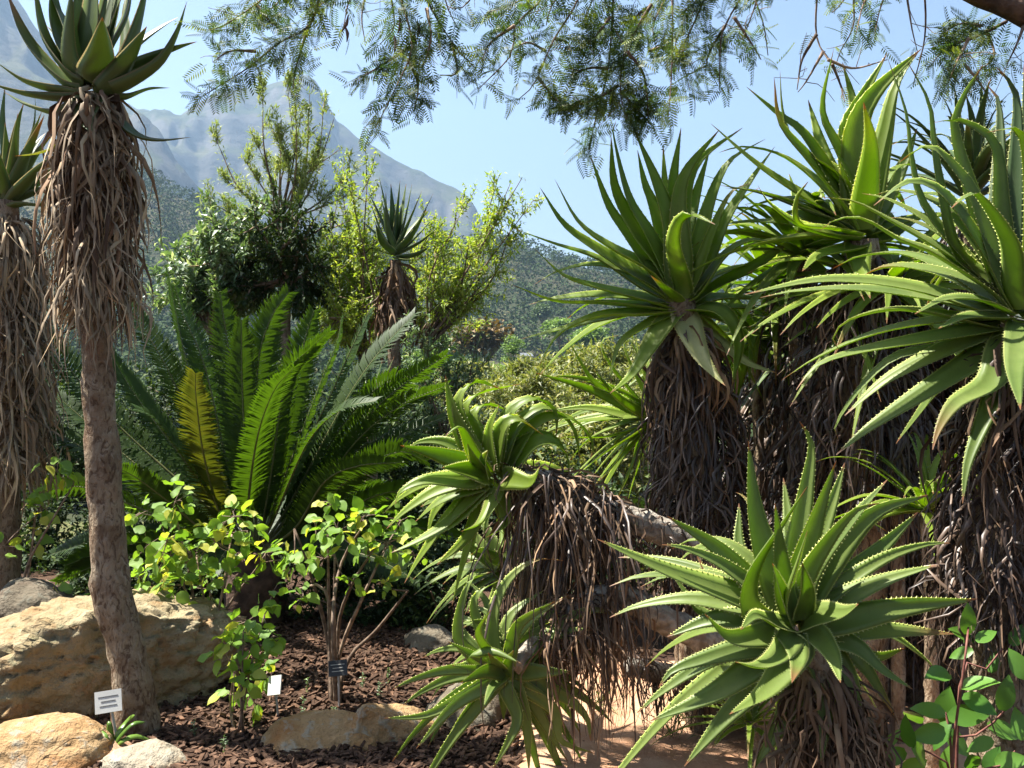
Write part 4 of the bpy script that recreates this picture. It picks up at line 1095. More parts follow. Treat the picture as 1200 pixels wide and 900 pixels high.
for k in range(16):      # the far and low side of the crown
    a = rng.uniform(0, 2 * np.pi); el = rng.uniform(.1, .9); h = np.array([math.cos(a), abs(math.sin(a)) if k < 9 else math.sin(a) * .6, 0])
    Lf = rng.uniform(1.2, 1.6); t = np.array([0, .35, .7, 1.0])[:, None]
    pts = cb + (h * math.cos(el) + np.array([0, 0, math.sin(el)])) * Lf * t - np.array([0, 0, .35]) * Lf * t ** 2.2
    frond(pts, .14, M['cycad'])


# ------------------------------------------------------------------ shrubs from branches and leaf clouds
def twigs(bag, base, tip, r0, n_side, side_len, spread=.8, curve=.15, sides=5, z_up=.3):
    """a branch from base to tip with side twigs; returns points along the twigs and their directions"""
    base, tip = np.asarray(base, float), np.asarray(tip, float)
    mid = (base + tip) / 2 + rng.standard_normal(3) * curve * np.linalg.norm(tip - base) * .5
    C = tube(bag, [base, mid, tip], [r0, r0 * .6, r0 * .2], sides, n=10, noise=.04, tint=rng.random())
    T = nrm(np.gradient(C, axis=0))
    pos, dr = [], []
    Lb = np.linalg.norm(tip - base)
    pos.append(C[5:]); dr.append(T[5:])
    for k in range(n_side):
        i = rng.integers(3, 11) if n_side > 3 else rng.integers(5, 10)
        d = nrm(T[i] * .8 + rng.standard_normal(3) * spread + [0, 0, z_up])
        l = side_len * rng.uniform(.5, 1.1)
        q = C[i] + d * l + [0, 0, .1 * l]
        c2 = tube(bag, [C[i], C[i] + d * l * .5, q], [r0 * .35, r0 * .2, r0 * .1], 4, n=4, cap=False, tint=rng.random())
        c2 = crv(c2, 8); pos.append(c2[1:]); dr.append(nrm(np.gradient(c2, axis=0))[1:])
    return np.vstack(pos), np.vstack(dr)


def leafy(bag, pos, dr, per, length, width, out=.8, jit=.02, **kw):
    k = len(pos) * per
    p = np.repeat(pos, per, 0) + rng.standard_normal((k, 3)) * jit
    d = np.repeat(dr, per, 0) * (1 - out * .5) + nrm(rng.standard_normal((k, 3))) * out
    leaf_cloud(bag, p, d, length * rng.uniform(.6, 1.15, k), width * rng.uniform(.7, 1.15, k), **kw)


def cone_shrub(name, label, base, brs, d, mat, r0, n_side, side_len, per, ll, lw, out=.8, twigm='twig', spread=.8, zb=None, jit=.02, up=.3, group=None, cat="shrub", dz=.6):
    bx, by = base
    p0 = P(bx, by, d); zg = float(gz(p0[0], p0[1]))
    root = thing(name, (p0[0], p0[1], zg), label, cat, group)
    wood_ = Bag(); lv = Bag()
    if p0[2] > zg + .05:
        tube(wood_, [(p0[0], p0[1], zg - .05), p0 * [1, 1, .5] + [0, 0, zg * .5], p0], [r0 * 2.2, r0 * 1.8, r0 * 1.5], 8, n=8, noise=.05)
    for k, br in enumerate(brs):
        q = P(br[0], br[1], d + rng.normal(0, dz) * (br[2] if len(br) > 2 else 1))
        pos, dr = twigs(wood_, p0 + rng.standard_normal(3) * .05, q, r0, n_side, side_len, spread, z_up=up)
        leafy(lv, pos, dr, per, ll, lw, out, jit)
    wood_.build("branches", [M[twigm]], root)
    lv.build("foliage", [mat], root, smooth=False, kind="stuff")
    return root


# needle-leaved shrub against the mountain
cone_shrub("needle_shrub", "needle leaved shrub with upright plumes in front of the mountain peak", (330, 262),
           [(308, 110, .3), (318, 150), (337, 104, .3), (346, 118), (363, 110, .3), (380, 117, .3), (392, 137, .3), (398, 175), (418, 200), (255, 168, .3), (244, 236, .3), (262, 210), (285, 185), (300, 165), (350, 150), (372, 150), (410, 228), (290, 250), (375, 195), (275, 262), (330, 140), (325, 200), (360, 215)],
           10.5, M['needle'], .015, 4, .22, 9, .078, .014, out=.65, spread=.34, up=.8, dz=.25)
# dark hanging foliage beneath it
cone_shrub("dark_leaved_shrub", "dark leaved bush with drooping foliage under the needle shrub", (335, 330), [(300, 265), (320, 250), (345, 255), (365, 275), (372, 310), (290, 300), (310, 290), (350, 290), (330, 275), (380, 340), (300, 340), (340, 345), (360, 350), (280, 335)],
           10.0, M['darkbush'], .03, 9, .35, 5, .10, .03, out=.9, up=-.2, dz=.25)
cone_shrub("grey_leaved_shrub", "silvery green bush with glinting leaves left of the needle shrub", (250, 380), [(205, 320), (222, 290), (240, 270), (262, 262), (285, 275), (300, 262), (215, 345), (235, 310), (262, 300), (280, 310), (298, 320), (250, 340), (228, 350), (275, 350), (300, 350), (200, 350)],
           10.4, M['greybush'], .03, 10, .40, 5, .12, .038, out=.95, dz=.35)
# bright yellow-green bushes
cone_shrub("bright_shrub", "bright yellow green bush around the small aloe", (430, 420), [(372, 290), (385, 250), (400, 215), (415, 240), (430, 215), (445, 260), (395, 300), (420, 290), (440, 310), (500, 320), (390, 340), (370, 330), (415, 345), (445, 350), (490, 350), (510, 380), (400, 375), (430, 330), (380, 370), (455, 390), (420, 265), (405, 265), (500, 280), (485, 320)],
           10.2, M['bright'], .022, 15, .36, 6, .065, .020, out=.9, dz=.35)
cone_shrub("airy_shrub", "tall airy shrub with pale leaf tufts leaning towards the valley", (500, 400), [(612, 208, .2), (598, 215, .2), (585, 205, .2), (625, 235, .2), (572, 255, .2), (550, 280), (530, 270), (540, 250), (580, 320, .2), (560, 350), (575, 335), (520, 300), (510, 270), (535, 330), (545, 380), (520, 350), (588, 240), (605, 250, .2)],
           9.8, M['bright'], .016, 9, .26, 5, .062, .020, out=.85, dz=.2)
cone_shrub("pale_shrub", "pale narrow leaved bush at the cycad's right side", (520, 520), [(480, 420), (500, 400), (520, 400), (540, 420), (550, 440), (470, 450), (495, 440), (520, 440), (545, 470), (500, 480), (530, 490), (555, 500)],
           9.4, M['greybush'], .02, 10, .34, 5, .075, .018, out=.9, dz=.35)

# dark thicket added to block light behind the cycad and beneath the aloes
gth = "dark backing bushes added for the shade of the garden"
def thicket(px, py, d, wpx, hpx, mat, label, n=16, leaf=.085, group=gth, name="backing_bush", per=240, cat="shrub", lw=.4):
    c = P(px, py, d); w = wpx / F * d / 2; h = hpx / F * d / 2
    zg = float(gz(c[0], c[1])) if d < 58 else far_z(px, d)
    root = thing(name, (c[0], c[1], min(zg, c[2] - h)), label, cat, group)
    b = Bag()
    for k in range(7):
        a = rng.uniform(0, 6.28)
        tube(b, [(c[0] + rng.normal(0, .06), c[1], zg - .05), c + [math.cos(a) * w * .3, math.sin(a) * w * .3, -h * .3], c + [math.cos(a) * w * .75, math.sin(a) * w * .6, h * rng.uniform(-.2, .25)]], [.016, .010, .003], 5, n=8)
    b.build("branches", [M['twig']], root)
    b = Bag(); u = rdir(n, -.9)
    cc = c + u * np.array([w, w * .7, h]) * rng.uniform(.25, .85, (n, 1))
    rr = rng.uniform(.28, .5, n) * min(w, h) * 1.1
    crown_p = np.repeat(cc, per, 0) + nrm(rng.standard_normal((n * per, 3))) * np.repeat(rr, per)[:, None] * (rng.random((n * per, 1)) ** .4)
    leaf_cloud(b, crown_p, rdir(n * per, -.6) * [1, 1, .8], leaf * rng.uniform(.6, 1.2, n * per), leaf * lw * rng.uniform(.7, 1.2, n * per))
    b.build("foliage", [mat], root, smooth=False, kind="stuff")
    return root


LB = ["dark leafy backing bush standing behind the shaggy aloe's skirt", "dark leafy backing bush between the shaggy aloe and the cycad crown", "dark leafy backing bush directly behind the cycad crown",
      "dark leafy backing bush right of the cycad below the pale narrow leaved bush", "low dark leafy backing bush at the foot of the shaggy aloe", "dark leafy backing bush in shade behind the woody shrub",
      "dark leafy backing bush under the silvery green bush", "dark leafy backing bush behind the drooping aloe's rosette", "dark leafy backing bush in shade behind the soft leaved shrub"]
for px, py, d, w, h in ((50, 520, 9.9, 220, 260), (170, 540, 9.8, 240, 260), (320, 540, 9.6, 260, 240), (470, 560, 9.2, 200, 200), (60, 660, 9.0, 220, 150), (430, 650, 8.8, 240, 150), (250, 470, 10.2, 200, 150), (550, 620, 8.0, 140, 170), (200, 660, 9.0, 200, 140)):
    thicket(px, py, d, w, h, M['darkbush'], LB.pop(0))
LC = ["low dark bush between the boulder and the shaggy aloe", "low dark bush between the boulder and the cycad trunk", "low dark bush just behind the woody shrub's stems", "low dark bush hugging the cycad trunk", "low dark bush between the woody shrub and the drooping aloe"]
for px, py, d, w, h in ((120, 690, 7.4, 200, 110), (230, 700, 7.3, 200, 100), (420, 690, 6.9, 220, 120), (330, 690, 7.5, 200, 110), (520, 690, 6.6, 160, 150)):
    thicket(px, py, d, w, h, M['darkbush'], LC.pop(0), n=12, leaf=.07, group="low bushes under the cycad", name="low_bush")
LB2 = ["dark backing bush in shade under the reclining shaggy stem", "dark backing bush in shade behind the upright aloe's column", "dark backing bush in shade beneath the tall aloe", "dark backing bush behind the edge aloe's russet skirt", "low dark backing bush behind the front aloe's upper leaves", "low dark backing bush in shade behind the glossy shrub"]
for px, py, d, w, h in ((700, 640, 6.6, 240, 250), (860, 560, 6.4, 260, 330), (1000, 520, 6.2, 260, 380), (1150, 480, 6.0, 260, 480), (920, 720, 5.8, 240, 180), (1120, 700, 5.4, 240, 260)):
    thicket(px, py, d, w, h, M['darkbush'], LB2.pop(0), group="dark backing bushes added behind the aloes")
LB3 = "yellow green shrub of the thicket sloping down to the valley"
for px, py, d, w, h in ((560, 480, 17, 150, 90), (630, 478, 16, 160, 100), (700, 470, 17, 170, 110), (770, 480, 18, 150, 110), (600, 450, 24, 120, 60), (660, 445, 25, 140, 70), (730, 440, 26, 140, 80), (540, 455, 27, 120, 60), (650, 530, 12.5, 180, 130), (720, 540, 12, 180, 140), (580, 540, 12.5, 140, 120)):
    thicket(px, py, d, w, h, M['field'], LB3, n=20, leaf=.16 if d < 20 else .26, group="shrubs of the sunny thicket", name="thicket_shrub", lw=.22, per=200)

# ------------------------------------------------------------------ soft-leaved shrubs, each leaf its own
def heart_leaf(mat, wr=.85, n=7, wave=.12, fold=.18):
    b = Bag()
    t = np.linspace(0, 1, n)
    w = np.sin(np.pi * np.clip(t * .93 + .05, 0, 1)) ** .75 * (1.12 - .55 * t) * wr * .5; w[-1] = 0.004
    z0 = -.22 * t ** 2
    L_ = np.stack([-w, t, z0 + w * fold + wave * .3 * np.sin(t * 9)], 1); R_ = np.stack([w, t, z0 + w * fold + wave * .3 * np.sin(t * 8 + 1.5)], 1); C_ = np.stack([t * 0, t, z0], 1)
    V = np.stack([L_, C_, R_], 1).reshape(-1, 3)
    i = np.arange(n - 1)[:, None] * 3; j = np.arange(2)[None]
    b.add(V, np.stack([i + j, i + j + 1, i + j + 4, i + j + 3], -1).reshape(-1, 4), None, .5, np.tile([-1., 0, 1], n), np.repeat(t, 3))
    V = np.concatenate(b.V)
    return mesh_np("leaf", V, [np.concatenate(b.Q)], mat, np.full(len(V), .1))


def put_leaf(me, root, pos, dirv, size, upv=(0, 0, 1), name="leaf"):
    y = nrm(dirv); z = nrm(np.asarray(upv, float) - y * np.dot(upv, y)); x = np.cross(y, z)
    o = bpy.data.objects.new(name, me); COL.objects.link(o); o.parent = root
    p = np.asarray(pos) - np.array(root.location)
    o.matrix_basis = Matrix(((x[0] * size, y[0] * size, z[0] * size, p[0]), (x[1] * size, y[1] * size, z[1] * size, p[1]), (x[2] * size, y[2] * size, z[2] * size, p[2]), (0, 0, 0, 1)))
    return o


PLEC = [heart_leaf(M['plec'], .9), heart_leaf(M['plec'], .75, wave=.22, fold=.4), heart_leaf(M['plec'], 1.0, wave=.3, fold=.1)]


def soft_shrub(name, label, base, d, stems, clusters, size, group=None, per=1.0, rs=.008, mats=PLEC):
    g = G(base[0], base[1], d)
    root = thing(name, g, label, "shrub", group)
    b = Bag()
    for s_ in stems:
        pts = [g + rng.normal(0, .02, 3) * [1, 1, 0] - [0, 0, .03]] + [P(q[0], q[1], d + rng.normal(0, .06)) for q in s_]
        tube(b, pts, [rs * 1.3, rs, rs * .5], 6, n=12, noise=.05, tint=rng.random())
    pet = []
    for (cx, cy, r, k) in clusters:
        c = P(cx, cy, d + rng.normal(0, .08)); R = r / F * d
        s0 = np.array([P(q[-1][0], q[-1][1], d) for q in stems]); j = np.argmin(np.linalg.norm(s0 - c, axis=1))
        tube(b, [s0[j], (s0[j] + c) / 2 + rng.normal(0, .01, 3), c], [rs * .5, rs * .4, rs * .25], 5, n=6)
        for _ in range(int(k * per)):
            u = nrm(rng.standard_normal(3) + [0, -.25, .15]); p = c + u * R * rng.uniform(.35, 1.0)
            dv = nrm(u * .8 + rng.standard_normal(3) * .5 + [0, 0, -.25])
            up = nrm(np.array([-.25, -.25, .9]) + rng.standard_normal(3) * .5)
            put_leaf(random.choice(mats), root, p, dv, size * rng.uniform(.55, 1.15), up)
            if rng.random() < .5: pet.append((c, p))
    for c, p in pet:
        tube(b, [c, (c + p) / 2 + rng.normal(0, .004, 3), p], [.0025, .002, .0016], 4, n=3, cap=False)
    b.build("stems", [M['twig']], root)
    return root


soft_shrub("soft_leaved_shrub", "yellow green soft leaved shrub growing over the right side of the boulder", (235, 770), 5.45,
           [[(225, 720), (200, 650)], [(240, 720), (230, 650)], [(255, 720), (272, 625)], [(232, 730), (185, 690)], [(248, 725), (245, 690)], [(262, 720), (305, 660)], [(225, 690), (205, 600)]],
           [(205, 588, 24, 16), (165, 602, 14, 6), (172, 640, 20, 12), (195, 635, 26, 18), (225, 650, 30, 24), (252, 635, 30, 22), (275, 605, 24, 18), (290, 622, 18, 10), (312, 648, 22, 16), (335, 655, 16, 8), (185, 670, 26, 18), (215, 685, 28, 20), (245, 690, 26, 18), (270, 672, 22, 12), (165, 680, 18, 8), (205, 715, 20, 8)], .080, per=1.28)
soft_shrub("young_shrub", "leggy young green shrub on two thin stems right of the boulder", (282, 888), 4.6,
           [[(283, 830), (285, 740)], [(270, 830), (275, 780)], [(292, 790), (310, 720)], [(280, 800), (262, 760)]],
           [(290, 728, 24, 14), (268, 760, 22, 12), (300, 760, 24, 14), (285, 795, 24, 14), (318, 700, 18, 8), (312, 790, 18, 9), (275, 815, 18, 8), (300, 825, 14, 6), (320, 745, 14, 6), (272, 880, 12, 5)], .075, rs=.006, per=1.3)
soft_shrub("woody_shrub", "woody shrub with splayed bare stems and fresh green leaves in the mulch", (392, 812), 5.0,
           [[(386, 740), (384, 620)], [(396, 740), (410, 690), (440, 640)], [(410, 770), (440, 740), (478, 692)], [(384, 750), (360, 660), (345, 620)], [(390, 730), (400, 660), (430, 610)], [(392, 760), (380, 690), (350, 690)], [(400, 760), (425, 700), (452, 640)], [(392, 770), (392, 650)]],
           [(390, 588, 16, 8), (395, 622, 24, 16), (425, 606, 22, 14), (455, 636, 24, 16), (380, 655, 22, 12), (450, 688, 18, 9), (412, 688, 14, 7), (470, 610, 18, 10), (345, 655, 16, 8), (485, 650, 14, 6), (430, 650, 16, 9), (355, 700, 14, 6), (370, 620, 14, 6)], .070, rs=.010, per=1.4)
soft_shrub("backlit_sapling", "small backlit sapling with round leaves beside the shaggy aloe", (20, 715), 6.3, [[(30, 670), (55, 620), (85, 570)], [(35, 660), (42, 605)], [(60, 700), (65, 690)]],
           [(48, 600, 16, 12), (38, 632, 14, 8), (62, 545, 16, 9), (4, 640, 14, 7), (80, 560, 10, 4), (65, 688, 8, 4), (90, 700, 8, 3), (52, 575, 10, 4)], .10, rs=.009)
GL = [heart_leaf(M['glossy'], .62, wave=.04, fold=.12), heart_leaf(M['glossy'], .7, wave=.06, fold=.2)]
dg = 2.9
g = G(1118, 960, dg)
root = thing("glossy_shrub", g, "glossy oval leaved shrub with red stems in the lower right foreground", "shrub")
b = Bag()
for s_ in ([(1115, 900), (1112, 850), (1108, 835)], [(1118, 880), (1150, 860), (1180, 830)], [(1116, 900), (1130, 780), (1135, 735)], [(1115, 910), (1080, 880), (1050, 865)], [(1118, 920), (1170, 900), (1190, 880)], [(1125, 800), (1150, 790), (1175, 760)]):
    tube(b, [g] + [P(q[0], q[1], dg + rng.normal(0, .03)) for q in s_], [.008, .006, .004, .003], 6, n=12)
b.build("stems", [M['twig_red']], root)
for (x_, y_, ang, sz) in ((1101, 789, 170, 34), (1135, 728, 90, 34), (1127, 742, 150, 26), (1137, 748, 20, 24), (1127, 765, 200, 26), (1108, 830, 95, 42), (1090, 832, 165, 34), (1134, 838, 10, 44), (1145, 800, 30, 38), (1147, 824, -20, 36), (1179, 815, 80, 38), (1178, 855, -10, 42),
                          (1046, 865, 60, 24), (1047, 887, 200, 34), (1080, 883, -30, 44), (1103, 860, 230, 34), (1162, 890, 60, 30), (1183, 892, 30, 34), (1063, 860, 110, 34), (1122, 870, -40, 36), (1070, 838, 130, 34), (1090, 860, 190, 36), (1195, 780, 120, 34), (1150, 872, 200, 30), (1165, 775, 70, 28), (1195, 850, 100, 34),
                          (1140, 895, -60, 32), (1070, 900, 20, 36), (1110, 895, 100, 34), (1030, 895, 150, 30), (1192, 745, 60, 26), (1155, 745, 30, 26)):
    a = math.radians(ang); sz = sz / F * dg
    dv = nrm(np.array([math.cos(a), rng.normal(-.1, .35), math.sin(a)]))
    put_leaf(random.choice(GL), root, P(x_, y_, dg + rng.normal(0, .06)) - dv * sz * .5, dv, sz * 1.1, nrm(np.array([-.3, -.75, .7]) + rng.standard_normal(3) * .3))

# strap-leaved clump by the label
g = G(130, 880, 4.4)
root = thing("strap_leaved_plant", g, "small clump of shiny strap leaves at the foot of the tree aloe", "plant")
for pts in ([(112, 870), (95, 862), (84, 888)], [(118, 862), (105, 860), (92, 872)], [(128, 850), (127, 845)], [(138, 865), (155, 848), (170, 846)], [(142, 868), (160, 862), (178, 868)], [(136, 862), (148, 845), (158, 838)], [(120, 872), (104, 880), (94, 892)], [(145, 872), (165, 876), (182, 882)], [(126, 866), (116, 856), (110, 858)]):
    q = np.array([P(a, c, 4.38 + rng.normal(0, .04)) for a, c in pts])
    C = crv(np.vstack([P(130, 880, 4.4)[None], q]), 10); t = np.linspace(0, 1, 11)
    bb = Bag(); blade(bb, C, nrm(np.cross(C[-1] - C[0], [0, -.5, 1])), .019 * (1 - t) ** .4 + .001, .3, .08, rng.random()); bb.build("leaf", [M['strap']], root)

# seedlings in the mulch
for (px, py, d) in ((62, 848, 4.75), (12, 838, 4.8), (227, 870, 4.5), (355, 845, 4.8), (392, 858, 4.65), (425, 800, 5.2), (445, 815, 5.05), (360, 810, 5.1), (455, 792, 5.3), (262, 892, 4.3)):
    g = G(px, py, d); root = thing("seedling", g, "tiny grey green seedling sprouting from the mulch", "plant", "seedlings in the mulch")
    b = Bag(); tube(b, [g - [0, 0, .01], g + [.004, 0, .045], g + [.0, 0, .085]], [.002, .0016, .001], 4, n=5); b.build("stem", [M['twig']], root)
    b = Bag(); k = 26; zz_ = rng.uniform(.01, .09, k); leaf_cloud(b, g + np.stack([zz_ * 0, zz_ * 0, zz_], 1), rdir(k, -.1), .022, .008); b.build("foliage", [M['greybush']], root, False, kind="stuff")

# thin grass tufts by the path
for (px, py, d) in ((800, 850, 4.6), (840, 870, 4.5), (780, 880, 4.4), (700, 860, 4.8)):
    g = G(px, py, d); g[2] += .04
    b = Bag(); k = 26
    leaf_cloud(b, g + rng.normal(0, .04, (k, 3)) * [1, 1, .1], rdir(k, .2) + [0, 0, .5], rng.uniform(.08, .2, k), .006, bend=.3)
    tag(b.build("grass_tuft", [M['grass']], None, False, origin=g), "thin green grass tuft on the sandy path", "grass", "grass tufts on the path")

# ------------------------------------------------------------------ plant labels
def label_sign(px, py, d, w, h, label, tilt=0., yaw=0., lean=-.35, foot=None, dark=False, lines=3):
    c = P(px, py, d); g = G(*(foot or (px, py + 50)), d)
    g = np.array([c[0] + (((foot[0] if foot else px) - px) / F * d), d, float(gz(c[0], d))])
    root = thing("plant_label", g, label, "sign")
    b = Bag(); tube(b, [g - [0, 0, .05], (g + c) / 2, c + [0, .012, 0]], [.006, .006, .006], 6, n=4); b.build("stake", [M['metal']], root)
    R = (Matrix.Rotation(yaw, 3, 'Z') @ Matrix.Rotation(lean, 3, 'X') @ Matrix.Rotation(tilt, 3, 'Y'))
    Rn = np.array(R)
    def bx(lo, hi, name, mat, par):
        bb = Bag(); box(bb, lo, hi); bb.V = [v @ Rn.T + c for v in bb.V]; o = bb.build(name, [mat], root, False)
        if par is not None: o.parent = par
        return o
    W_, H_ = w / F * d / 2, h / F * d / 2
    pl = bx((-W_, -.003, -H_), (W_, .003, H_), "plate", M['sign_dark' if dark else 'sign'], None)
    for k in range(lines):
        z_ = H_ * (.45 - .42 * k); ww = W_ * (.75, .55, .65)[k % 3]
        bx((-ww, -.0042, z_ - H_ * .04), (ww, -.0036, z_ + H_ * .04), "print", M['print_pale' if dark else 'print'], pl)


label_sign(127, 822, 4.42, 30, 25, "white plant label on a tilted metal stake beside the trunk", tilt=-.12, yaw=.15, foot=(141, 880))
label_sign(32, 827, 4.7, 25, 19, "small white plant label in front of the boulder's left end", foot=(32, 850), lines=2)
label_sign(322, 803, 4.75, 20, 22, "white plant label turned aside behind the young shrub", tilt=-.25, yaw=-.6, foot=(327, 835), lines=0)
label_sign(396, 783, 4.85, 22, 18, "small black plant label at the foot of the woody shrub", tilt=-.1, foot=(398, 815), dark=True)

# ------------------------------------------------------------------ thorn tree overhead
dt = 4.6
limb_pts = [P(1330, 110, dt + .1), P(1210, 22, dt), P(1150, -6, dt), P(1060, -45, dt), P(930, -75, dt + .1), P(760, -80, dt + .2), P(560, -75, dt + .2), P(380, -60, dt + .1)]
tb = np.array([3.7, 5.2, 0.0])
tree = thing("thorn_tree", tb, "overhanging tree with feathery leaves on thin branches above the aloes", "tree")
b = Bag(); tube(b, [tb - [0, 0, .1], tb + [-.05, 0, 1.2], tb + [-.3, -.2, 2.3], limb_pts[0]], [.17, .14, .12, .09], 12, n=24, noise=.05); b.build("trunk", [M['limb']], tree)
b = Bag(); tube(b, limb_pts, [.09, .055, .05, .042, .034, .026, .018, .01], 10, n=50, noise=.06); b.build("limb", [M['limb']], tree)


def feather_leaf():
    """twice-divided leaf, unit length along +y"""
    V = []; T = []
    for pr in range(9):
        y0 = .14 + pr * .104
        for sg in (-1, 1):
            p = np.array([0, y0, -.16 * y0 ** 2])
            q = nrm(np.array([sg, .40 + .05 * pr, -.2])); ll = .33 * (1 - .5 * abs(pr / 8 - .35))
            w_ = np.cross(q, [0, 0, 1.]); w_ = w_ / np.linalg.norm(w_) * .031
            i = len(V); V += [p, p + q * ll * .5 + w_, p + q * ll - [0, 0, .03], p + q * ll * .5 - w_]; T += [[i, i + 1, i + 2, i + 3]]
    i = len(V); V += [(-.008, 0, 0), (.008, 0, 0), (.004, 1, -.16), (-.004, 1, -.16)]; T += [[i, i + 1, i + 2, i + 3]]
    V = np.array(V); me = mesh_np("feather_leaf", V, np.array(T), M['acacia'], np.full(len(V), .3), smooth=False)
    return me, V, np.array(T)


FL, FLV, FLQ = feather_leaf()
BR = [([(377, -20), (363, 30), (327, 50), (290, 80), (237, 113)], 46), ([(362, 30), (348, 75), (343, 105)], 10), ([(330, -20), (300, 5), (262, 30), (245, 35)], 26), ([(300, 5), (320, 30)], 10), ([(345, -20), (318, 10), (290, 15)], 14), ([(300, 60), (270, 60), (250, 72)], 10), ([(400, -20), (385, 0), (365, 8)], 12), ([(420, -30), (408, 5), (402, 35)], 7), ([(430, -20), (424, 20), (428, 50)], 3),
      ([(467, -20), (483, 50), (470, 90), (440, 150)], 34), ([(480, 55), (450, 75), (416, 95)], 16), ([(478, 70), (490, 100), (485, 130)], 12), ([(455, -20), (462, 30), (445, 52)], 10), ([(497, -10), (530, 50), (557, 80)], 16), ([(500, 10), (505, 45), (495, 80)], 14), ([(530, 50), (535, 85), (515, 88)], 6), ([(560, -20), (540, 10), (520, 5)], 6), ([(520, -20), (525, 10), (535, 30)], 8),
      ([(640, -10), (603, 30), (600, 63), (560, 105)], 26), ([(640, -20), (600, 5), (570, 15)], 16), ([(603, 30), (575, 50), (565, 70)], 10), ([(680, -10), (647, 50), (627, 97), (607, 117)], 14), ([(650, 45), (665, 50), (668, 60)], 6), ([(630, 90), (650, 115), (665, 125)], 18), ([(640, 60), (620, 50), (605, 55)], 8), ([(660, -20), (645, 10), (640, 30)], 8),
      ([(720, -20), (713, 77), (697, 143), (690, 175)], 34), ([(763, 5), (733, 60), (727, 107), (735, 140)], 38), ([(787, -10), (787, 83), (783, 137)], 24), ([(713, 80), (690, 80), (665, 90)], 14), ([(715, 20), (700, 40), (688, 50)], 16), ([(700, -20), (690, 10), (685, 30)], 14), ([(735, 60), (755, 90), (760, 145)], 20), ([(765, 5), (745, 20), (735, 45)], 16), ([(780, -10), (765, 30), (770, 60)], 18), ([(725, 100), (700, 115), (672, 125)], 22), ([(730, 110), (745, 125), (752, 118)], 14), ([(760, 60), (780, 55), (800, 65)], 14),
      ([(830, -20), (812, 30), (800, 60), (808, 105)], 22), ([(870, -15), (855, 20), (845, 45), (843, 105)], 12), ([(850, 30), (832, 60), (826, 85)], 14), ([(820, -10), (805, 10), (795, 20)], 16), ([(890, -20), (880, 20), (870, 45)], 8), ([(885, 0), (895, 30), (900, 65)], 3), ([(860, 20), (880, 50), (892, 70)], 7),
      ([(960, -20), (957, 43), (977, 80), (993, 117)], 2), ([(957, 40), (940, 70), (934, 105)], 0), ([(1002, -15), (1000, 30), (985, 60), (980, 75)], 5), ([(970, 70), (1000, 80), (1040, 70)], 0), ([(1020, -20), (1010, 10), (1003, 40)], 8), ([(1040, -25), (1030, 15), (1025, 40)], 7), ([(1000, -20), (985, 5), (975, 15)], 7), ([(1060, -25), (1068, 30), (1075, 60)], 1), ([(1080, -25), (1084, 40), (1070, 100)], 0), ([(975, 75), (985, 100), (990, 120)], 0), ([(965, 60), (945, 95), (935, 108)], 0),
      ([(1180, 25), (1140, 45), (1110, 55), (1088, 80)], 22), ([(1135, 45), (1120, 75), (1110, 100)], 12), ([(1155, 35), (1165, 65), (1145, 85)], 9), ([(1150, 30), (1125, 28), (1105, 38)], 10), ([(1200, 30), (1190, 55), (1180, 75)], 2), ([(930, -30), (900, -5), (885, 10)], 10), ([(1130, 75), (1150, 100), (1160, 120)], 3), ([(1110, 80), (1125, 100)], 3)]
tw = Bag(); rest = Bag(); nsingle = 0
allp = []
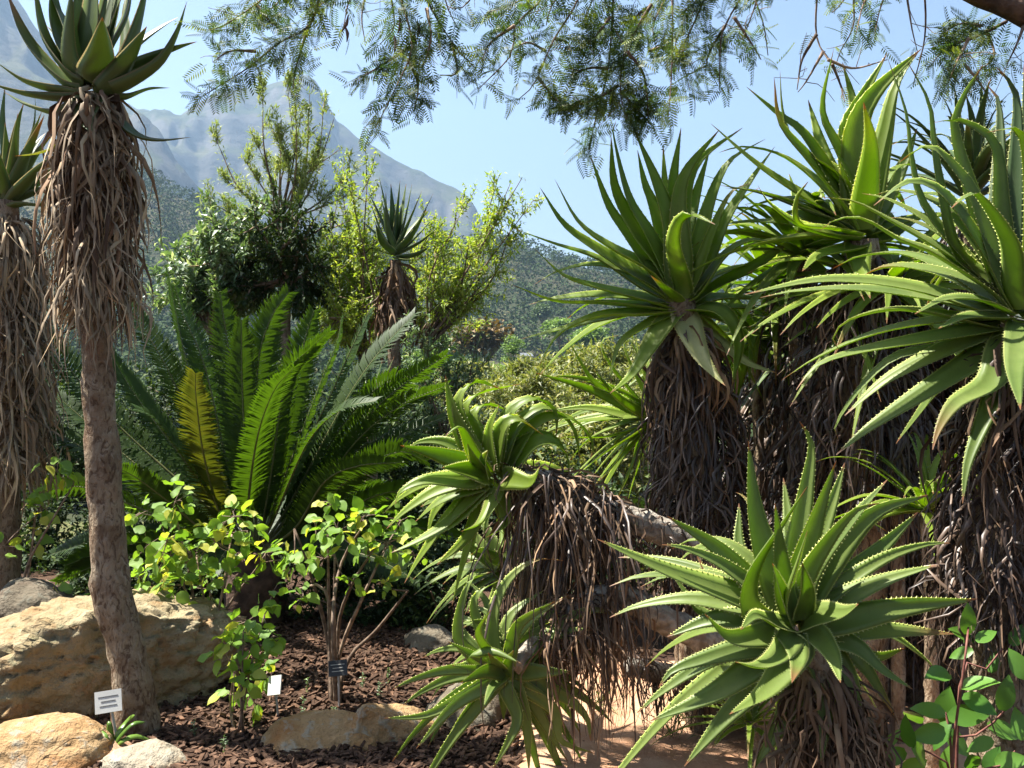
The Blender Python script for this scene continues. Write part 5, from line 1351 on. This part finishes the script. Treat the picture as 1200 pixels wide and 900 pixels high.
for pts, nl in BR:
    dd = dt + rng.normal(0, .12)
    lp = np.array(limb_pts); first = P(*pts[0], dd); j = np.argmin(np.linalg.norm(lp - first, axis=1))
    P3 = [P(x_, y_, dd + rng.normal(0, .03)) for x_, y_ in pts]
    if pts[0][1] < 5: P3 = [crv(lp, 60)[np.argmin(np.abs(crv(lp, 60)[:, 0] - P3[0][0]))]] + P3
    C = tube(tw, P3, [.009, .006, .004, .002], 5, n=16, noise=.08, tint=rng.random())
    T = nrm(np.gradient(C, axis=0))
    f0 = 4 if pts[0][1] < 5 else 2
    for k in range(int(nl * 3.5)):
        i = int(np.clip(rng.uniform(f0, 17.0), 0, 16))
        dv = nrm(T[i] * .5 + rng.standard_normal(3) * .75 + [0, 0, -.15])
        allp.append((C[i] + rng.normal(0, .022, 3), dv, rng.uniform(.060, .12), nrm(rng.standard_normal(3) * .6 + [0, -.5, .8])))
    for _ in range(3):
        i = rng.integers(5, 15); q = C[i] + rng.normal(0, .07, 3); tube(tw, [C[i], (C[i] + q) / 2 + rng.normal(0, .01, 3), q], [.002, .0015, .001], 4, n=3, cap=False)
tw.build("branches", [M['twig']], tree)
random.shuffle(allp)
allp.sort(key=lambda a: -a[2])
for k, (p, dv, s_, up) in enumerate(allp):
    if k < 300:
        put_leaf(FL, tree, p, dv, s_, up)
    else:
        y_ = dv; z_ = nrm(up - y_ * np.dot(up, y_)); x_ = np.cross(y_, z_)
        rest.add(p + (FLV[:, :1] * x_ + FLV[:, 1:2] * y_ + FLV[:, 2:] * z_) * s_, FLQ, None, rng.random())
rest.build("foliage", [M['acacia']], tree, False, kind="stuff")
# seed pods
for (x_, y_) in ((404, 30), (408, 18), (462, 42), (468, 20), (486, 40), (489, 25)):
    c = P(x_, y_, dt - .05); b = Bag(); q = c + [rng.normal(0, .012), 0, -.075]
    tube(b, [c, (c + q) / 2 + [.008, 0, 0], q], [.003, .009, .002], 6, n=6); b.build("seed_pod", [M['limb']], tree)

# ------------------------------------------------------------------ haze
t = NT("haze_air")
vol = t.n("ShaderNodeVolumePrincipled")
vol.inputs["Color"].default_value = (.47, .70, 1.0, 1)
vol.inputs["Density"].default_value = 0.00014
vol.inputs["Anisotropy"].default_value = .35
t.l(vol.outputs[0], t.out.inputs["Volume"])
b = Bag(); box(b, (-6800, -70, float(TZ.min()) - 12), (6800, 3500, float(TZ.max()) + 30))
tag(b.build("haze", [t.m], None, False), "thin blue haze in the air towards the mountain", "haze", kind="stuff")
